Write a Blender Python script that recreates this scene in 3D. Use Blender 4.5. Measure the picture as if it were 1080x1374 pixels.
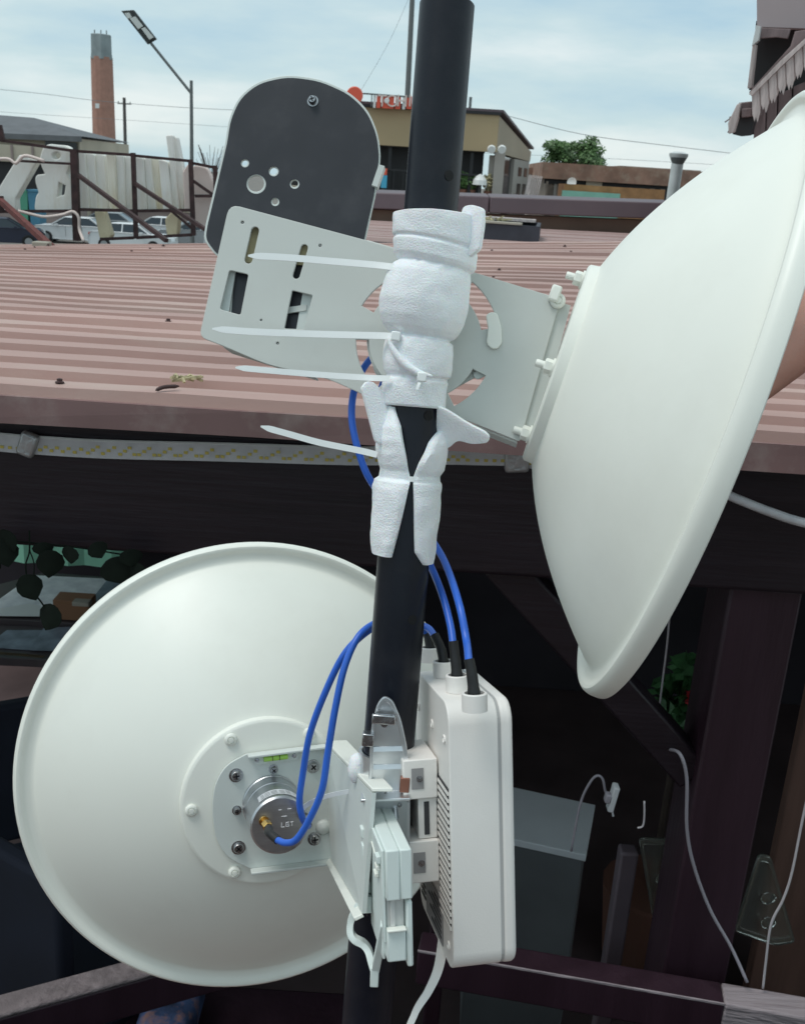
import bpy, bmesh, math, random
from mathutils import Vector, Matrix, noise
random.seed(7)
for o in list(bpy.data.objects): bpy.data.objects.remove(o)
SC = bpy.context.scene
COL = SC.collection
V = Vector

# ------------------------------------------------------------ camera
F = 1350.0; TH = math.radians(18.25); RO = math.radians(3.6)     # focal length in photo pixels, pitch, roll
CAM = V((0, 0, 1.55))
fw = V((0, math.cos(TH), -math.sin(TH)))
_r0 = V((1, 0, 0)); _u0 = V((0, math.sin(TH), math.cos(TH)))
rt = _r0 * math.cos(RO) + _u0 * math.sin(RO)
up = _u0 * math.cos(RO) - _r0 * math.sin(RO)
cd = bpy.data.cameras.new('camera'); cam = bpy.data.objects.new('camera', cd); COL.objects.link(cam)
cd.sensor_fit = 'VERTICAL'; cd.sensor_height = 36; cd.sensor_width = 36
cd.lens = F / 1374 * 36; cd.clip_start = 0.03; cd.clip_end = 3000
cam.matrix_world = Matrix(((rt.x, up.x, -fw.x, CAM.x), (rt.y, up.y, -fw.y, CAM.y), (rt.z, up.z, -fw.z, CAM.z), (0, 0, 0, 1)))
cd.dof.use_dof = True; cd.dof.focus_distance = 1.05; cd.dof.aperture_fstop = 24
SC.camera = cam

# ------------------------------------------------------------ sky and sun
SUN_EL, SUN_AZ = math.radians(67), math.radians(-105)   # azimuth clockwise from +Y: high on the left, level with the mast
w = bpy.data.worlds.new('World'); SC.world = w; w.use_nodes = True
nt = w.node_tree; nt.nodes.clear()
def wn(t, **k):
    n = nt.nodes.new(t)
    for a, b in k.items(): setattr(n, a, b)
    return n
sky = wn('ShaderNodeTexSky', sky_type='NISHITA', sun_disc=False, sun_elevation=SUN_EL, sun_rotation=SUN_AZ)
b1 = wn('ShaderNodeBackground'); b1.inputs[1].default_value = 0.10
nt.links.new(sky.outputs[0], b1.inputs[0])
tc = wn('ShaderNodeTexCoord'); mp = wn('ShaderNodeMapping'); mp.inputs['Scale'].default_value = (1.3, 1.3, 5.5)
mp.inputs['Location'].default_value = (.3, .15, .2)
nz = wn('ShaderNodeTexNoise'); nz.inputs['Scale'].default_value = 2.6; nz.inputs['Detail'].default_value = 6; nz.inputs['Roughness'].default_value = .52
rp = wn('ShaderNodeValToRGB'); e = rp.color_ramp.elements
e[0].position = .34; e[0].color = (.46, .665, .785, 1); e[1].position = .66; e[1].color = (.86, .945, .945, 1)
m_ = e.new(.5); m_.color = (.62, .785, .825, 1)
b2 = wn('ShaderNodeBackground'); b2.inputs[1].default_value = 1.0
mx = wn('ShaderNodeMixShader'); mx.inputs[0].default_value = .86
wo = wn('ShaderNodeOutputWorld')
L = nt.links.new
L(tc.outputs['Generated'], mp.inputs[0]); L(mp.outputs[0], nz.inputs['Vector']); L(nz.outputs[0], rp.inputs[0]); L(rp.outputs[0], b2.inputs[0])
L(b1.outputs[0], mx.inputs[1]); L(b2.outputs[0], mx.inputs[2]); L(mx.outputs[0], wo.inputs[0])
sd = bpy.data.lights.new('sun', 'SUN'); sd.energy = 1.5; sd.angle = math.radians(24); sd.color = (1, .97, .92)
so = bpy.data.objects.new('sun', sd); COL.objects.link(so)
sdir = V((math.sin(SUN_AZ) * math.cos(SUN_EL), math.cos(SUN_AZ) * math.cos(SUN_EL), math.sin(SUN_EL)))
so.rotation_euler = sdir.to_track_quat('Z', 'Y').to_euler(); so.location = (0, 0, 30)
SC.view_settings.view_transform = 'Standard'; SC.view_settings.look = 'None'
SC.view_settings.exposure = 0.0; SC.view_settings.gamma = 1; SC.view_settings.use_curve_mapping = False

# ------------------------------------------------------------ helpers: points
def ray(x, y): return fw + rt * ((x - 540) / F) - up * ((y - 687) / F)
def P(x, y, d): return CAM + ray(x, y) * d
def PY(x, y, Y): r = ray(x, y); return CAM + r * (Y / r.y)
def PZ(x, y, z): r = ray(x, y); return CAM + r * ((z - CAM.z) / r.z)
def HIT(x, y, q, n): r = ray(x, y); return CAM + r * ((q - CAM).dot(n) / r.dot(n))

# ------------------------------------------------------------ helpers: materials
def mat(name, col, rough=.5, metal=0., var=0., vscale=8., bump=0., bscale=60., dirt=None, dscale=3., damt=.4, spec=.5, stretch=None, **extra):
    m = bpy.data.materials.new(name); m.use_nodes = True
    t = m.node_tree; b = t.nodes['Principled BSDF']
    b.inputs['Roughness'].default_value = rough; b.inputs['Metallic'].default_value = metal
    b.inputs['Specular IOR Level'].default_value = spec
    for k, v in extra.items(): b.inputs[k.replace('_', ' ')].default_value = v
    tcn = t.nodes.new('ShaderNodeTexCoord'); src = tcn.outputs['Object']
    if stretch:
        mpn = t.nodes.new('ShaderNodeMapping'); mpn.inputs['Scale'].default_value = stretch
        t.links.new(src, mpn.inputs[0]); src = mpn.outputs[0]
    c = None
    if var:
        n = t.nodes.new('ShaderNodeTexNoise'); n.inputs['Scale'].default_value = vscale; n.inputs['Detail'].default_value = 7
        t.links.new(src, n.inputs['Vector'])
        r = t.nodes.new('ShaderNodeValToRGB')
        r.color_ramp.elements[0].position = .3; r.color_ramp.elements[1].position = .7
        r.color_ramp.elements[0].color = (*[max(0, x * (1 - var)) for x in col], 1)
        r.color_ramp.elements[1].color = (*[min(1, x * (1 + var)) for x in col], 1)
        t.links.new(n.outputs[0], r.inputs[0]); c = r.outputs[0]
        mr = t.nodes.new('ShaderNodeMapRange'); mr.inputs[3].default_value = max(.03, rough - .08); mr.inputs[4].default_value = min(1, rough + .1)
        t.links.new(n.outputs[0], mr.inputs[0]); t.links.new(mr.outputs[0], b.inputs['Roughness'])
    if dirt:
        n2 = t.nodes.new('ShaderNodeTexNoise'); n2.inputs['Scale'].default_value = dscale; n2.inputs['Detail'].default_value = 9; n2.inputs['Roughness'].default_value = .65
        t.links.new(src, n2.inputs['Vector'])
        r2 = t.nodes.new('ShaderNodeValToRGB'); r2.color_ramp.elements[0].position = .5; r2.color_ramp.elements[1].position = .72
        r2.color_ramp.elements[0].color = (0, 0, 0, 1); r2.color_ramp.elements[1].color = (damt, damt, damt, 1)
        t.links.new(n2.outputs[0], r2.inputs[0])
        mxn = t.nodes.new('ShaderNodeMixRGB'); mxn.inputs[2].default_value = (*dirt, 1)
        if c: t.links.new(c, mxn.inputs[1])
        else: mxn.inputs[1].default_value = (*col, 1)
        t.links.new(r2.outputs[0], mxn.inputs[0]); c = mxn.outputs[0]
    if c: t.links.new(c, b.inputs['Base Color'])
    else: b.inputs['Base Color'].default_value = (*col, 1)
    if bump:
        n3 = t.nodes.new('ShaderNodeTexNoise'); n3.inputs['Scale'].default_value = bscale; n3.inputs['Detail'].default_value = 5
        t.links.new(src, n3.inputs['Vector'])
        bp = t.nodes.new('ShaderNodeBump'); bp.inputs['Strength'].default_value = bump; bp.inputs['Distance'].default_value = .01
        t.links.new(n3.outputs[0], bp.inputs['Height']); t.links.new(bp.outputs[0], b.inputs['Normal'])
    return m

MT = dict(
    dish=mat('dish_paint', (.865, .872, .80), .38, var=.02, vscale=4, bump=.03, bscale=900, dirt=(.62, .60, .53), dscale=6, damt=.16),
    plate=mat('bracket_paint', (.60, .62, .585), .42, var=.025, vscale=6, bump=.03, bscale=900, dirt=(.46, .45, .41), dscale=9, damt=.2),
    mplate=mat('mount_paint', (.66, .70, .67), .42, var=.02, vscale=6, bump=.03, bscale=900),
    black_film=mat('black_film', (.023, .024, .031), .42, var=.12, vscale=25, dirt=(.07, .07, .075), dscale=26, damt=.3),
    pole=mat('pole_black', (.0042, .006, .0125), .36, var=.15, vscale=15, bump=.04, bscale=500, dirt=(.03, .03, .035), dscale=22, damt=.3, spec=.36),
    hole=mat('hole_dark', (.004, .004, .005), .8),
    foam=mat('foam_white', (.90, .92, .945), .9, var=.03, vscale=60, bump=.28, bscale=650, spec=.15, Subsurface_Weight=.2, Subsurface_Scale=.005),
    tie=mat('nylon_white', (.90, .92, .91), .4, spec=.5),
    radio=mat('radio_plastic', (.86, .825, .785), .45, var=.015, vscale=8, bump=.05, bscale=700, dirt=(.62, .59, .54), dscale=14, damt=.12),
    radio_seam=mat('radio_seam', (.45, .44, .43), .6), letter_stain=mat('letter_stained', (.84, .80, .68), .6, var=.08, vscale=3, dirt=(.62, .47, .2), dscale=3, damt=.8, stretch=(2, 2, .5)),
    radio_dark=mat('radio_recess', (.30, .29, .29), .6),
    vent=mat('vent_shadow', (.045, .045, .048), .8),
    clip=mat('mount_plastic', (.71, .78, .75), .45, var=.015, vscale=9, bump=.04, bscale=600),
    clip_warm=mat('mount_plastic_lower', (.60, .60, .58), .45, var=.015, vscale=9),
    zinc=mat('zinc_sheet', (.70, .72, .74), .34, metal=.92, var=.08, vscale=30, bump=.05, bscale=50),
    alu=mat('turned_aluminium', (.55, .56, .58), .32, metal=1, var=.05, vscale=60, stretch=(1, 1, 12)),
    chrome=mat('screw_steel', (.45, .45, .46), .25, metal=1, var=.1, vscale=200),
    gold=mat('gold_plating', (.80, .52, .18), .25, metal=1),
    copper=mat('copper_clip', (.28, .12, .08), .4, metal=.3),
    label=mat('label_paper', (.55, .56, .58), .5, var=.15, vscale=180),
    etch=mat('etched_mark', (.75, .75, .76), .5),
    vial=mat('level_vial', (.42, .72, .12), .15, var=.1, vscale=60),
    blue=mat('blue_jacket', (.028, .135, .62), .35, var=.06, vscale=40),
    boot=mat('black_heatshrink', (.011, .011, .012), .5, var=.2, vscale=90),
    roof=mat('roof_sheet_paint', (.44, .278, .243), .6, var=.18, vscale=1.6, bump=.06, bscale=40, dirt=(.52, .42, .36), dscale=2.2, damt=.75, stretch=(.4, 1.6, 1)),
    roof2=mat('roof_sheet_faded', (.40, .27, .25), .6, var=.1, vscale=2, dirt=(.45, .36, .32), dscale=3, damt=.5),
    rooflip=mat('roof_sheet_edge', (.22, .13, .125), .6, var=.15, vscale=5, dirt=(.4, .33, .30), dscale=9, damt=.5),
    screw_rust=mat('screw_rust', (.06, .03, .028), .7),
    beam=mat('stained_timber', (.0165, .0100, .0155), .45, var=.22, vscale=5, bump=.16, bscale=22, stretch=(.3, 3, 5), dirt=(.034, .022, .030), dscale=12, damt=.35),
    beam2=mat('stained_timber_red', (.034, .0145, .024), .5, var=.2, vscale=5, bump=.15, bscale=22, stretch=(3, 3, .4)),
    worn_dark=mat('worn_timber_dark', (.20, .165, .17), .8, var=.4, vscale=8, bump=.6, bscale=30, stretch=(2, 2, 4), dirt=(.03, .02, .025), dscale=9, damt=.8),
    worn=mat('worn_timber', (.40, .34, .36), .8, var=.3, vscale=8, bump=.6, bscale=30, stretch=(.3, 4, 4), dirt=(.05, .03, .04), dscale=9, damt=.8),
    led=mat('led_strip_silicone', (.74, .74, .76), .3, var=.1, vscale=30, Transmission_Weight=.2),
    chip=mat('led_chip', (.62, .50, .12), .4),
    tape=mat('silver_tape', (.50, .51, .52), .35, metal=.6, var=.15, vscale=40, bump=.3, bscale=80),
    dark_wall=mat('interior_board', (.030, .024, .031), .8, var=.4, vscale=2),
    floor_in=mat('terrace_floor', (.09, .06, .06), .7, var=.3, vscale=3),
    deck=mat('deck_board', (.17, .11, .095), .7, var=.3, vscale=4),
    ground=mat('dusty_asphalt', (.17, .155, .14), .9, var=.25, vscale=.15, dirt=(.28, .23, .18), dscale=.05, damt=.6),
    brick=mat('tower_brick', (.40, .215, .165), .85, var=.12, vscale=1.5),  # brick lightened to carry distance haze in its colour
    tank=mat('tank_steel', (.26, .30, .31), .6, var=.2, vscale=.8),  # paler with the brick, for the same haze
    steel=mat('lamp_steel', (.14, .15, .15), .5),  # grey lifted for haze on the background lamp
    lamp_dark=mat('lamp_body', (.025, .03, .03), .5),
    lens=mat('lamp_lens', (.62, .64, .62), .25),
    wood_pole=mat('pole_wood', (.10, .09, .085), .9),
    rust=mat('rusty_steel', (.050, .026, .026), .8, var=.5, vscale=30),
    rust_red=mat('red_oxide_steel', (.13, .035, .03), .8, var=.4, vscale=30),
    letter=mat('letter_panel', (.86, .85, .80), .6, var=.08, vscale=3, dirt=(.60, .50, .32), dscale=5, damt=.45, stretch=(2, 2, .5)),
    letter_cream=mat('letter_cream', (.80, .70, .48), .6, var=.12, vscale=5, dirt=(.5, .36, .2), dscale=6, damt=.5),
    letter_pink=mat('letter_pink', (.76, .63, .58), .65, var=.08, vscale=5),
    grey_roof=mat('slate_grey_roof', (.12, .125, .135), .7, var=.2, vscale=1),  # roof grey raised to include background haze
    beige=mat('beige_wall', (.50, .44, .35), .85, var=.12, vscale=.5),
    mauve=mat('mauve_wall', (.30, .235, .22), .85, var=.12, vscale=.6),
    tan=mat('tan_fascia', (.43, .325, .195), .8, var=.06, vscale=.4),
    tan_side=mat('tan_side_wall', (.40, .33, .25), .8, var=.07, vscale=.5),
    pillar=mat('grey_render', (.36, .33, .30), .85, var=.08, vscale=1),
    glass=mat('dark_glass', (.012, .013, .018), .12),
    frame=mat('dark_frame', (.02, .02, .022), .6),
    sign_red=mat('sign_orange', (.80, .12, .065), .5),
    sign_white=mat('sign_white', (.80, .80, .78), .5),
    flag_blue=mat('flag_blue', (.08, .42, .62), .7),
    coping=mat('coping_metal', (.125, .088, .10), .5, var=.15, vscale=2),
    wall_brown=mat('parapet_render', (.15, .10, .075), .85, var=.25, vscale=3),
    gutter=mat('gutter_dark', (.016, .013, .018), .6),
    curb=mat('felt_curb', (.045, .047, .06), .75, var=.2, vscale=12),
    straw=mat('straw_litter', (.46, .40, .24), .9, var=.3, vscale=40),
    concrete=mat('old_concrete', (.38, .35, .29), .9, var=.2, vscale=9),
    rustroof=mat('rusted_sheet', (.29, .17, .125), .85, var=.35, vscale=1.5, dirt=(.42, .35, .27), dscale=2, damt=.6),
    ochre=mat('ochre_boards', (.33, .17, .075), .85, var=.3, vscale=2),
    turq=mat('turquoise_sheet', (.25, .50, .40), .7, var=.1, vscale=2),
    shed=mat('shed_boards', (.30, .24, .20), .9, var=.3, vscale=2),
    pipe_w=mat('galvanised_pipe', (.62, .64, .63), .5, metal=.2, var=.1, vscale=12),
    leaf=mat('leaf_green', (.085, .155, .05), .6, var=.5, vscale=1.2),
    ivy=mat('ivy_leaf', (.007, .012, .008), .75, var=.3, vscale=30, spec=.2),
    bark=mat('bark', (.07, .05, .04), .9, var=.3, vscale=6),
    oldwood=mat('weathered_board', (.21, .16, .16), .85, var=.3, vscale=6, bump=.4, bscale=25, stretch=(3, 3, .6)),
    oldlight=mat('bleached_shingle', (.54, .47, .45), .85, var=.3, vscale=10, bump=.4, bscale=40, stretch=(4, 4, .6)),
    gable=mat('gable_sheet', (.42, .355, .36), .7, var=.04, vscale=3),
    carw=mat('car_white', (.72, .73, .74), .2, spec=.6), cards=mat('car_silver', (.42, .44, .46), .25, metal=.5), cardk=mat('car_navy', (.03, .035, .06), .2),
    tyre=mat('tyre', (.015, .015, .016), .8), rim=mat('wheel_rim', (.40, .41, .42), .35, metal=.7), cglass=mat('car_glass', (.03, .04, .05), .08),
    red=mat('red_lamp', (.4, .03, .02), .4),
    bin_g=mat('bin_green', (.08, .30, .20), .6), bin_b=mat('bin_blue', (.06, .20, .30), .6),
    skin=mat('skin', (.56, .28, .21), .5, var=.08, vscale=30, bump=.08, bscale=260, Subsurface_Weight=.15, Subsurface_Scale=.01),
    shirt=mat('shirt_grey', (.10, .11, .13), .9, var=.15, vscale=30), trousers=mat('trousers_dark', (.03, .035, .05), .9, var=.15, vscale=30),
    hair=mat('hair_dark', (.015, .011, .009), .6), shoe=mat('shoe_black', (.02, .02, .02), .5), eye=mat('eye', (.05, .03, .02), .2),
    paper=mat('printed_paper', (.82, .84, .88), .7, var=.18, vscale=14), paper_dk=mat('magazine', (.22, .26, .32), .5, var=.4, vscale=12),
    table=mat('table_board', (.07, .055, .06), .5, var=.2, vscale=4), table_edge=mat('plywood_edge', (.36, .25, .14), .7, var=.2, vscale=12),
    green_cloth=mat('green_cloth', (.34, .72, .52), .8, var=.12, vscale=5),
    cabinet=mat('cabinet_grey', (.16, .168, .175), .5, var=.15, vscale=4), cabinet_top=mat('cabinet_white', (.72, .74, .76), .5, var=.06, vscale=5),
    navy=mat('navy_upholstery', (.016, .019, .034), .85, var=.2, vscale=8),
    leg=mat('mauve_leg', (.11, .085, .10), .6, var=.15, vscale=7), cord=mat('grey_cord', (.34, .32, .36), .5), cordw=mat('white_cord', (.62, .58, .60), .5),
    clear=mat('clear_plastic', (.85, .87, .80), .1, Transmission_Weight=.94, Alpha=1.0),
    flower=mat('red_petal', (.62, .05, .06), .6), plant=mat('plant_leaf', (.05, .15, .05), .55, var=.4, vscale=20), pot=mat('clay_pot', (.22, .10, .07), .8),
    box_brown=mat('brown_carton', (.28, .14, .075), .8), fabric=mat('patterned_cushion', (.06, .10, .22), .9, var=.9, vscale=14, dirt=(.55, .25, .12), dscale=16, damt=.9),
    plank=mat('brown_plank', (.16, .085, .065), .6, var=.25, vscale=5, bump=.2, bscale=20, stretch=(3, 3, .4)),
    socket=mat('socket_white', (.62, .64, .66), .4), wire=mat('black_wire', (.20, .22, .23), .6), white_pt=mat('white_paint', (.76, .77, .76), .5),
)

# ------------------------------------------------------------ helpers: objects
WL = {}
def tag(o, label=None, cat=None, group=None, kind=None):
    if label: o['label'] = label
    if cat: o['category'] = cat
    if group: o['group'] = group
    if kind: o['kind'] = kind
    return o
def thing(name, loc, label, cat, group=None):
    o = bpy.data.objects.new(name, None); COL.objects.link(o); o.empty_display_size = .1
    o.location = loc; WL[o.name] = V(loc); return tag(o, label, cat, group)
def link(name, me, origin, parent=None, rot=None):
    o = bpy.data.objects.new(name, me); COL.objects.link(o)
    if parent: o.parent = parent; o.location = V(origin) - WL[parent.name]
    else: o.location = origin
    if rot is not None: o.rotation_euler = rot.to_euler()
    WL[o.name] = V(origin); return o
def mk(name, vs, fs, m, parent=None, smooth=False, mats=None, mi=None, fix=True, angle=None):
    vs = [V(v) for v in vs]
    lo = V((min(v[i] for v in vs) for i in range(3))); hi = V((max(v[i] for v in vs) for i in range(3)))
    c = (lo + hi) / 2
    if not parent: c.z = lo.z
    me = bpy.data.meshes.new(name); me.from_pydata([v - c for v in vs], [], fs)
    if mats:
        for q in mats: me.materials.append(MT[q])
    else: me.materials.append(MT[m])
    if mi: me.polygons.foreach_set('material_index', mi)
    if fix:
        bm = bmesh.new(); bm.from_mesh(me); bmesh.ops.recalc_face_normals(bm, faces=bm.faces); bm.to_mesh(me); bm.free()
    if smooth or angle: me.polygons.foreach_set('use_smooth', [True] * len(me.polygons))
    if angle: me.set_sharp_from_angle(angle=math.radians(angle))
    me.update()
    return link(name, me, c, parent)
class MB:
    def __init__(s): s.v = []; s.f = []; s.m = []
    def add(s, vs, fs, mi=0):
        k = len(s.v); s.v += [V(v) for v in vs]; s.f += [tuple(i + k for i in q) for q in fs]; s.m += [mi] * len(fs); return s
    def hexa(s, p, mi=0):     # 8 points: 4 bottom loop, 4 top loop
        return s.add(p, [(0, 3, 2, 1), (4, 5, 6, 7), (0, 1, 5, 4), (1, 2, 6, 5), (2, 3, 7, 6), (3, 0, 4, 7)], mi)
    def box(s, a, b, mi=0):
        (x0, y0, z0), (x1, y1, z1) = a, b
        return s.hexa([(x0, y0, z0), (x1, y0, z0), (x1, y1, z0), (x0, y1, z0), (x0, y0, z1), (x1, y0, z1), (x1, y1, z1), (x0, y1, z1)], mi)
    def obox(s, c, ax, h, mi=0):   # centre, three axes, half sizes
        c = V(c); q = []
        for k in (-1, 1):
            for i, j in ((-1, -1), (1, -1), (1, 1), (-1, 1)): q.append(c + ax[0] * (h[0] * i) + ax[1] * (h[1] * j) + ax[2] * (h[2] * k))
        return s.hexa(q, mi)
    def bar(s, a, b, w, h=None, mi=0, upv=None):
        a, b = V(a), V(b); d = (b - a).normalized(); u = V(upv) if upv else V((0, 0, 1))
        if abs(d.dot(u)) > .95: u = V((0, 1, 0))
        x = d.cross(u).normalized(); y = x.cross(d); h = h or w
        return s.obox((a + b) / 2, (x, y, d), (w / 2, h / 2, (b - a).length / 2), mi)
    def tube(s, pts, rad, seg=10, mi=0, caps=True):
        pts = [V(p) for p in pts]; rr = rad if isinstance(rad, (list, tuple)) else [rad] * len(pts)
        t = (pts[1] - pts[0]).normalized(); x = t.orthogonal().normalized(); rings = []
        for i, p in enumerate(pts):
            t = (pts[min(i + 1, len(pts) - 1)] - pts[max(i - 1, 0)]).normalized()
            x = (x - t * x.dot(t)).normalized(); y = t.cross(x)
            rings.append([p + (x * math.cos(k * 2 * math.pi / seg) + y * math.sin(k * 2 * math.pi / seg)) * rr[i] for k in range(seg)])
        vs = [q for r in rings for q in r]; fs = []
        for i in range(len(pts) - 1):
            for k in range(seg): a = i * seg + k; b = i * seg + (k + 1) % seg; fs.append((a, b, b + seg, a + seg))
        if caps: fs += [tuple(range(seg))[::-1], tuple((len(pts) - 1) * seg + k for k in range(seg))]
        return s.add(vs, fs, mi)
    def lathe(s, prof, o, ax, seg=32, mi=0, closed=False):
        ax = V(ax).normalized(); x = ax.orthogonal().normalized(); y = ax.cross(x); o = V(o); vs = []; fs = []; n = len(prof)
        for r, h in prof:
            for k in range(seg): a = 2 * math.pi * k / seg; vs.append(o + ax * h + (x * math.cos(a) + y * math.sin(a)) * max(r, 1e-5))
        for i in range(n if closed else n - 1):
            j = (i + 1) % n
            for k in range(seg): fs.append((i * seg + k, i * seg + (k + 1) % seg, j * seg + (k + 1) % seg, j * seg + k))
        if not closed: fs += [tuple(range(seg))[::-1], tuple((n - 1) * seg + k for k in range(seg))]
        return s.add(vs, fs, mi)
    def make(s, name, m, parent=None, smooth=False, mats=None, angle=None):
        return mk(name, s.v, s.f, m, parent, smooth, mats, s.m if mats else None, angle=angle)
def smoothpath(pts, n=8):
    pts = [V(p) for p in pts]; q = [pts[0] * 2 - pts[1]] + pts + [pts[-1] * 2 - pts[-2]]; out = []
    for i in range(1, len(q) - 2):
        for k in range(n):
            t = k / n; a, b, c, d = q[i - 1], q[i], q[i + 1], q[i + 2]
            out.append(.5 * ((2 * b) + (c - a) * t + (2 * a - 5 * b + 4 * c - d) * t * t + (3 * b - a - 3 * c + d) * t ** 3))
    return out + [pts[-1]]
def fillet(poly, r, n=4):
    out = []; N = len(poly)
    for i in range(N):
        p = V((*poly[i][:2], 0)); a = V((*poly[i - 1][:2], 0)); b = V((*poly[(i + 1) % N][:2], 0)); rr = poly[i][2] if len(poly[i]) > 2 else r
        da = a - p; db = b - p; rr = min(rr, da.length * .45, db.length * .45)
        if rr < .3: out.append((p.x, p.y)); continue
        s = p + da.normalized() * rr; e_ = p + db.normalized() * rr
        for k in range(n + 1):
            t = k / n; q = s * (1 - t) ** 2 + p * 2 * t * (1 - t) + e_ * t * t; out.append((q.x, q.y))
    return out
def circ(cx, cy, rx, ry=None, n=16, rot=0):
    ry = ry or rx; c, s = math.cos(rot), math.sin(rot)
    return [(cx + rx * math.cos(a) * c - ry * math.sin(a) * s, cy + rx * math.cos(a) * s + ry * math.sin(a) * c) for a in (2 * math.pi * k / n for k in range(n))]
def slab3(name, outer, holes, t, m, parent=None, bevel=0., e1=None, n=None, q=None, angle=0):
    """plate from 3-D coplanar outlines with real holes and thickness t"""
    q = q or outer[0]; n = n.normalized(); e1 = (e1 - n * e1.dot(n)).normalized(); e2 = n.cross(e1)
    cu = bpy.data.curves.new('tmp', 'CURVE'); cu.dimensions = '2D'; cu.fill_mode = 'BOTH'; cu.extrude = max(t / 2 - bevel, 1e-5); cu.bevel_depth = bevel; cu.bevel_resolution = 1
    for loop in [outer] + holes:
        s = cu.splines.new('POLY'); s.points.add(len(loop) - 1); s.use_cyclic_u = True
        for i, p in enumerate(loop): d = p - q; s.points[i].co = (d.dot(e1), d.dot(e2), 0, 1)
    ob = bpy.data.objects.new('tmp', cu); COL.objects.link(ob)
    dg = bpy.context.evaluated_depsgraph_get(); me = bpy.data.meshes.new_from_object(ob.evaluated_get(dg))
    vs = [q + e1 * v.co.x + e2 * v.co.y + n * v.co.z for v in me.vertices]; fs = [tuple(p.vertices) for p in me.polygons]
    bpy.data.objects.remove(ob); bpy.data.curves.remove(cu); bpy.data.meshes.remove(me)
    # weld
    o = mk(name, vs, fs, m, parent, fix=False)
    bm = bmesh.new(); bm.from_mesh(o.data); bmesh.ops.remove_doubles(bm, verts=bm.verts, dist=1e-5); bmesh.ops.recalc_face_normals(bm, faces=bm.faces); bm.to_mesh(o.data); bm.free()
    if angle:
        o.data.polygons.foreach_set('use_smooth', [True] * len(o.data.polygons)); o.data.set_sharp_from_angle(angle=math.radians(angle))
    return o
def slab(name, outer, holes, q, n, t, m, parent=None, bevel=0., r=0, sm=0):
    """outline given as photo pixels, dropped onto the plane (q, n)"""
    if r: outer = fillet(outer, r)
    h = lambda L_: [HIT(x, y, q, n) for x, y in [(a[0], a[1]) for a in L_]]
    return slab3(name, h(outer), [h(k) for k in holes], t, m, parent, bevel, e1=rt, n=n, q=q, angle=sm)
def bevel(o, wd, seg=2, angle=40):
    b = o.modifiers.new('bevel', 'BEVEL'); b.width = wd; b.segments = seg; b.limit_method = 'ANGLE'; b.angle_limit = math.radians(angle)
    o.data.polygons.foreach_set('use_smooth', [True] * len(o.data.polygons)); o.data.set_sharp_from_angle(angle=math.radians(50)); return o
def protomesh(name, mb, mats, smooth=False, angle=40):
    me = bpy.data.meshes.new(name); me.from_pydata(mb.v, [], mb.f)
    for q in mats: me.materials.append(MT[q])
    me.polygons.foreach_set('material_index', mb.m)
    bm = bmesh.new(); bm.from_mesh(me); bmesh.ops.recalc_face_normals(bm, faces=bm.faces); bm.to_mesh(me); bm.free()
    me.polygons.foreach_set('use_smooth', [True] * len(me.polygons)); me.set_sharp_from_angle(angle=math.radians(angle)); return me
def inst(name, me, at, ax, parent=None, roll=0):
    """alike pieces share the mesh; local z goes along ax"""
    z = V(ax).normalized(); m = z.to_track_quat('Z', 'Y').to_matrix() @ Matrix.Rotation(roll, 3, 'Z')
    return link(name, me, at, parent, rot=m)

# ============================================================ THE SETTING
GZ = -3.0
g = MB().box((-700, -300, GZ - .5), (900, 1200, GZ)); tag(g.make('ground', 'ground'), kind='structure')
dk = thing('deck', (0, -.2, 0), None, None); dk['kind'] = 'structure'
for i in range(24):
    y0 = -1.6 + i * .125; MB().box((-2.2, y0, -.03), (2.2, y0 + .118, 0)).make('plank', 'deck', dk)
MB().box((-2.2, -1.6, -2.99), (2.2, 1.395, -.034)).make('platform_base', 'deck', dk)
tag(MB().box((-5, 1.50, -2.995), (5, 5.05, -1.0)).make('terrace_floor', 'floor_in'), kind='structure')

# added unseen parapet behind the camera, blocks low light to the lower dish
hw = thing('light_block_parapet', (0, -1.7, 0), 'unseen brown boarded parapet added behind the camera to block low light', 'parapet')
for i in range(8):
    z0 = i * .15; MB().box((-3.2, -1.75, z0), (3.2, -1.62 + .006 * (i % 2), z0 + .148)).make('wall_board', 'plank', hw)  # boards of the added light-blocking parapet
bevel(MB().box((-3.25, -1.80, 1.2), (3.25, -1.56, 1.24)).make('light_block_cap', 'beam2', hw), .008)
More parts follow.
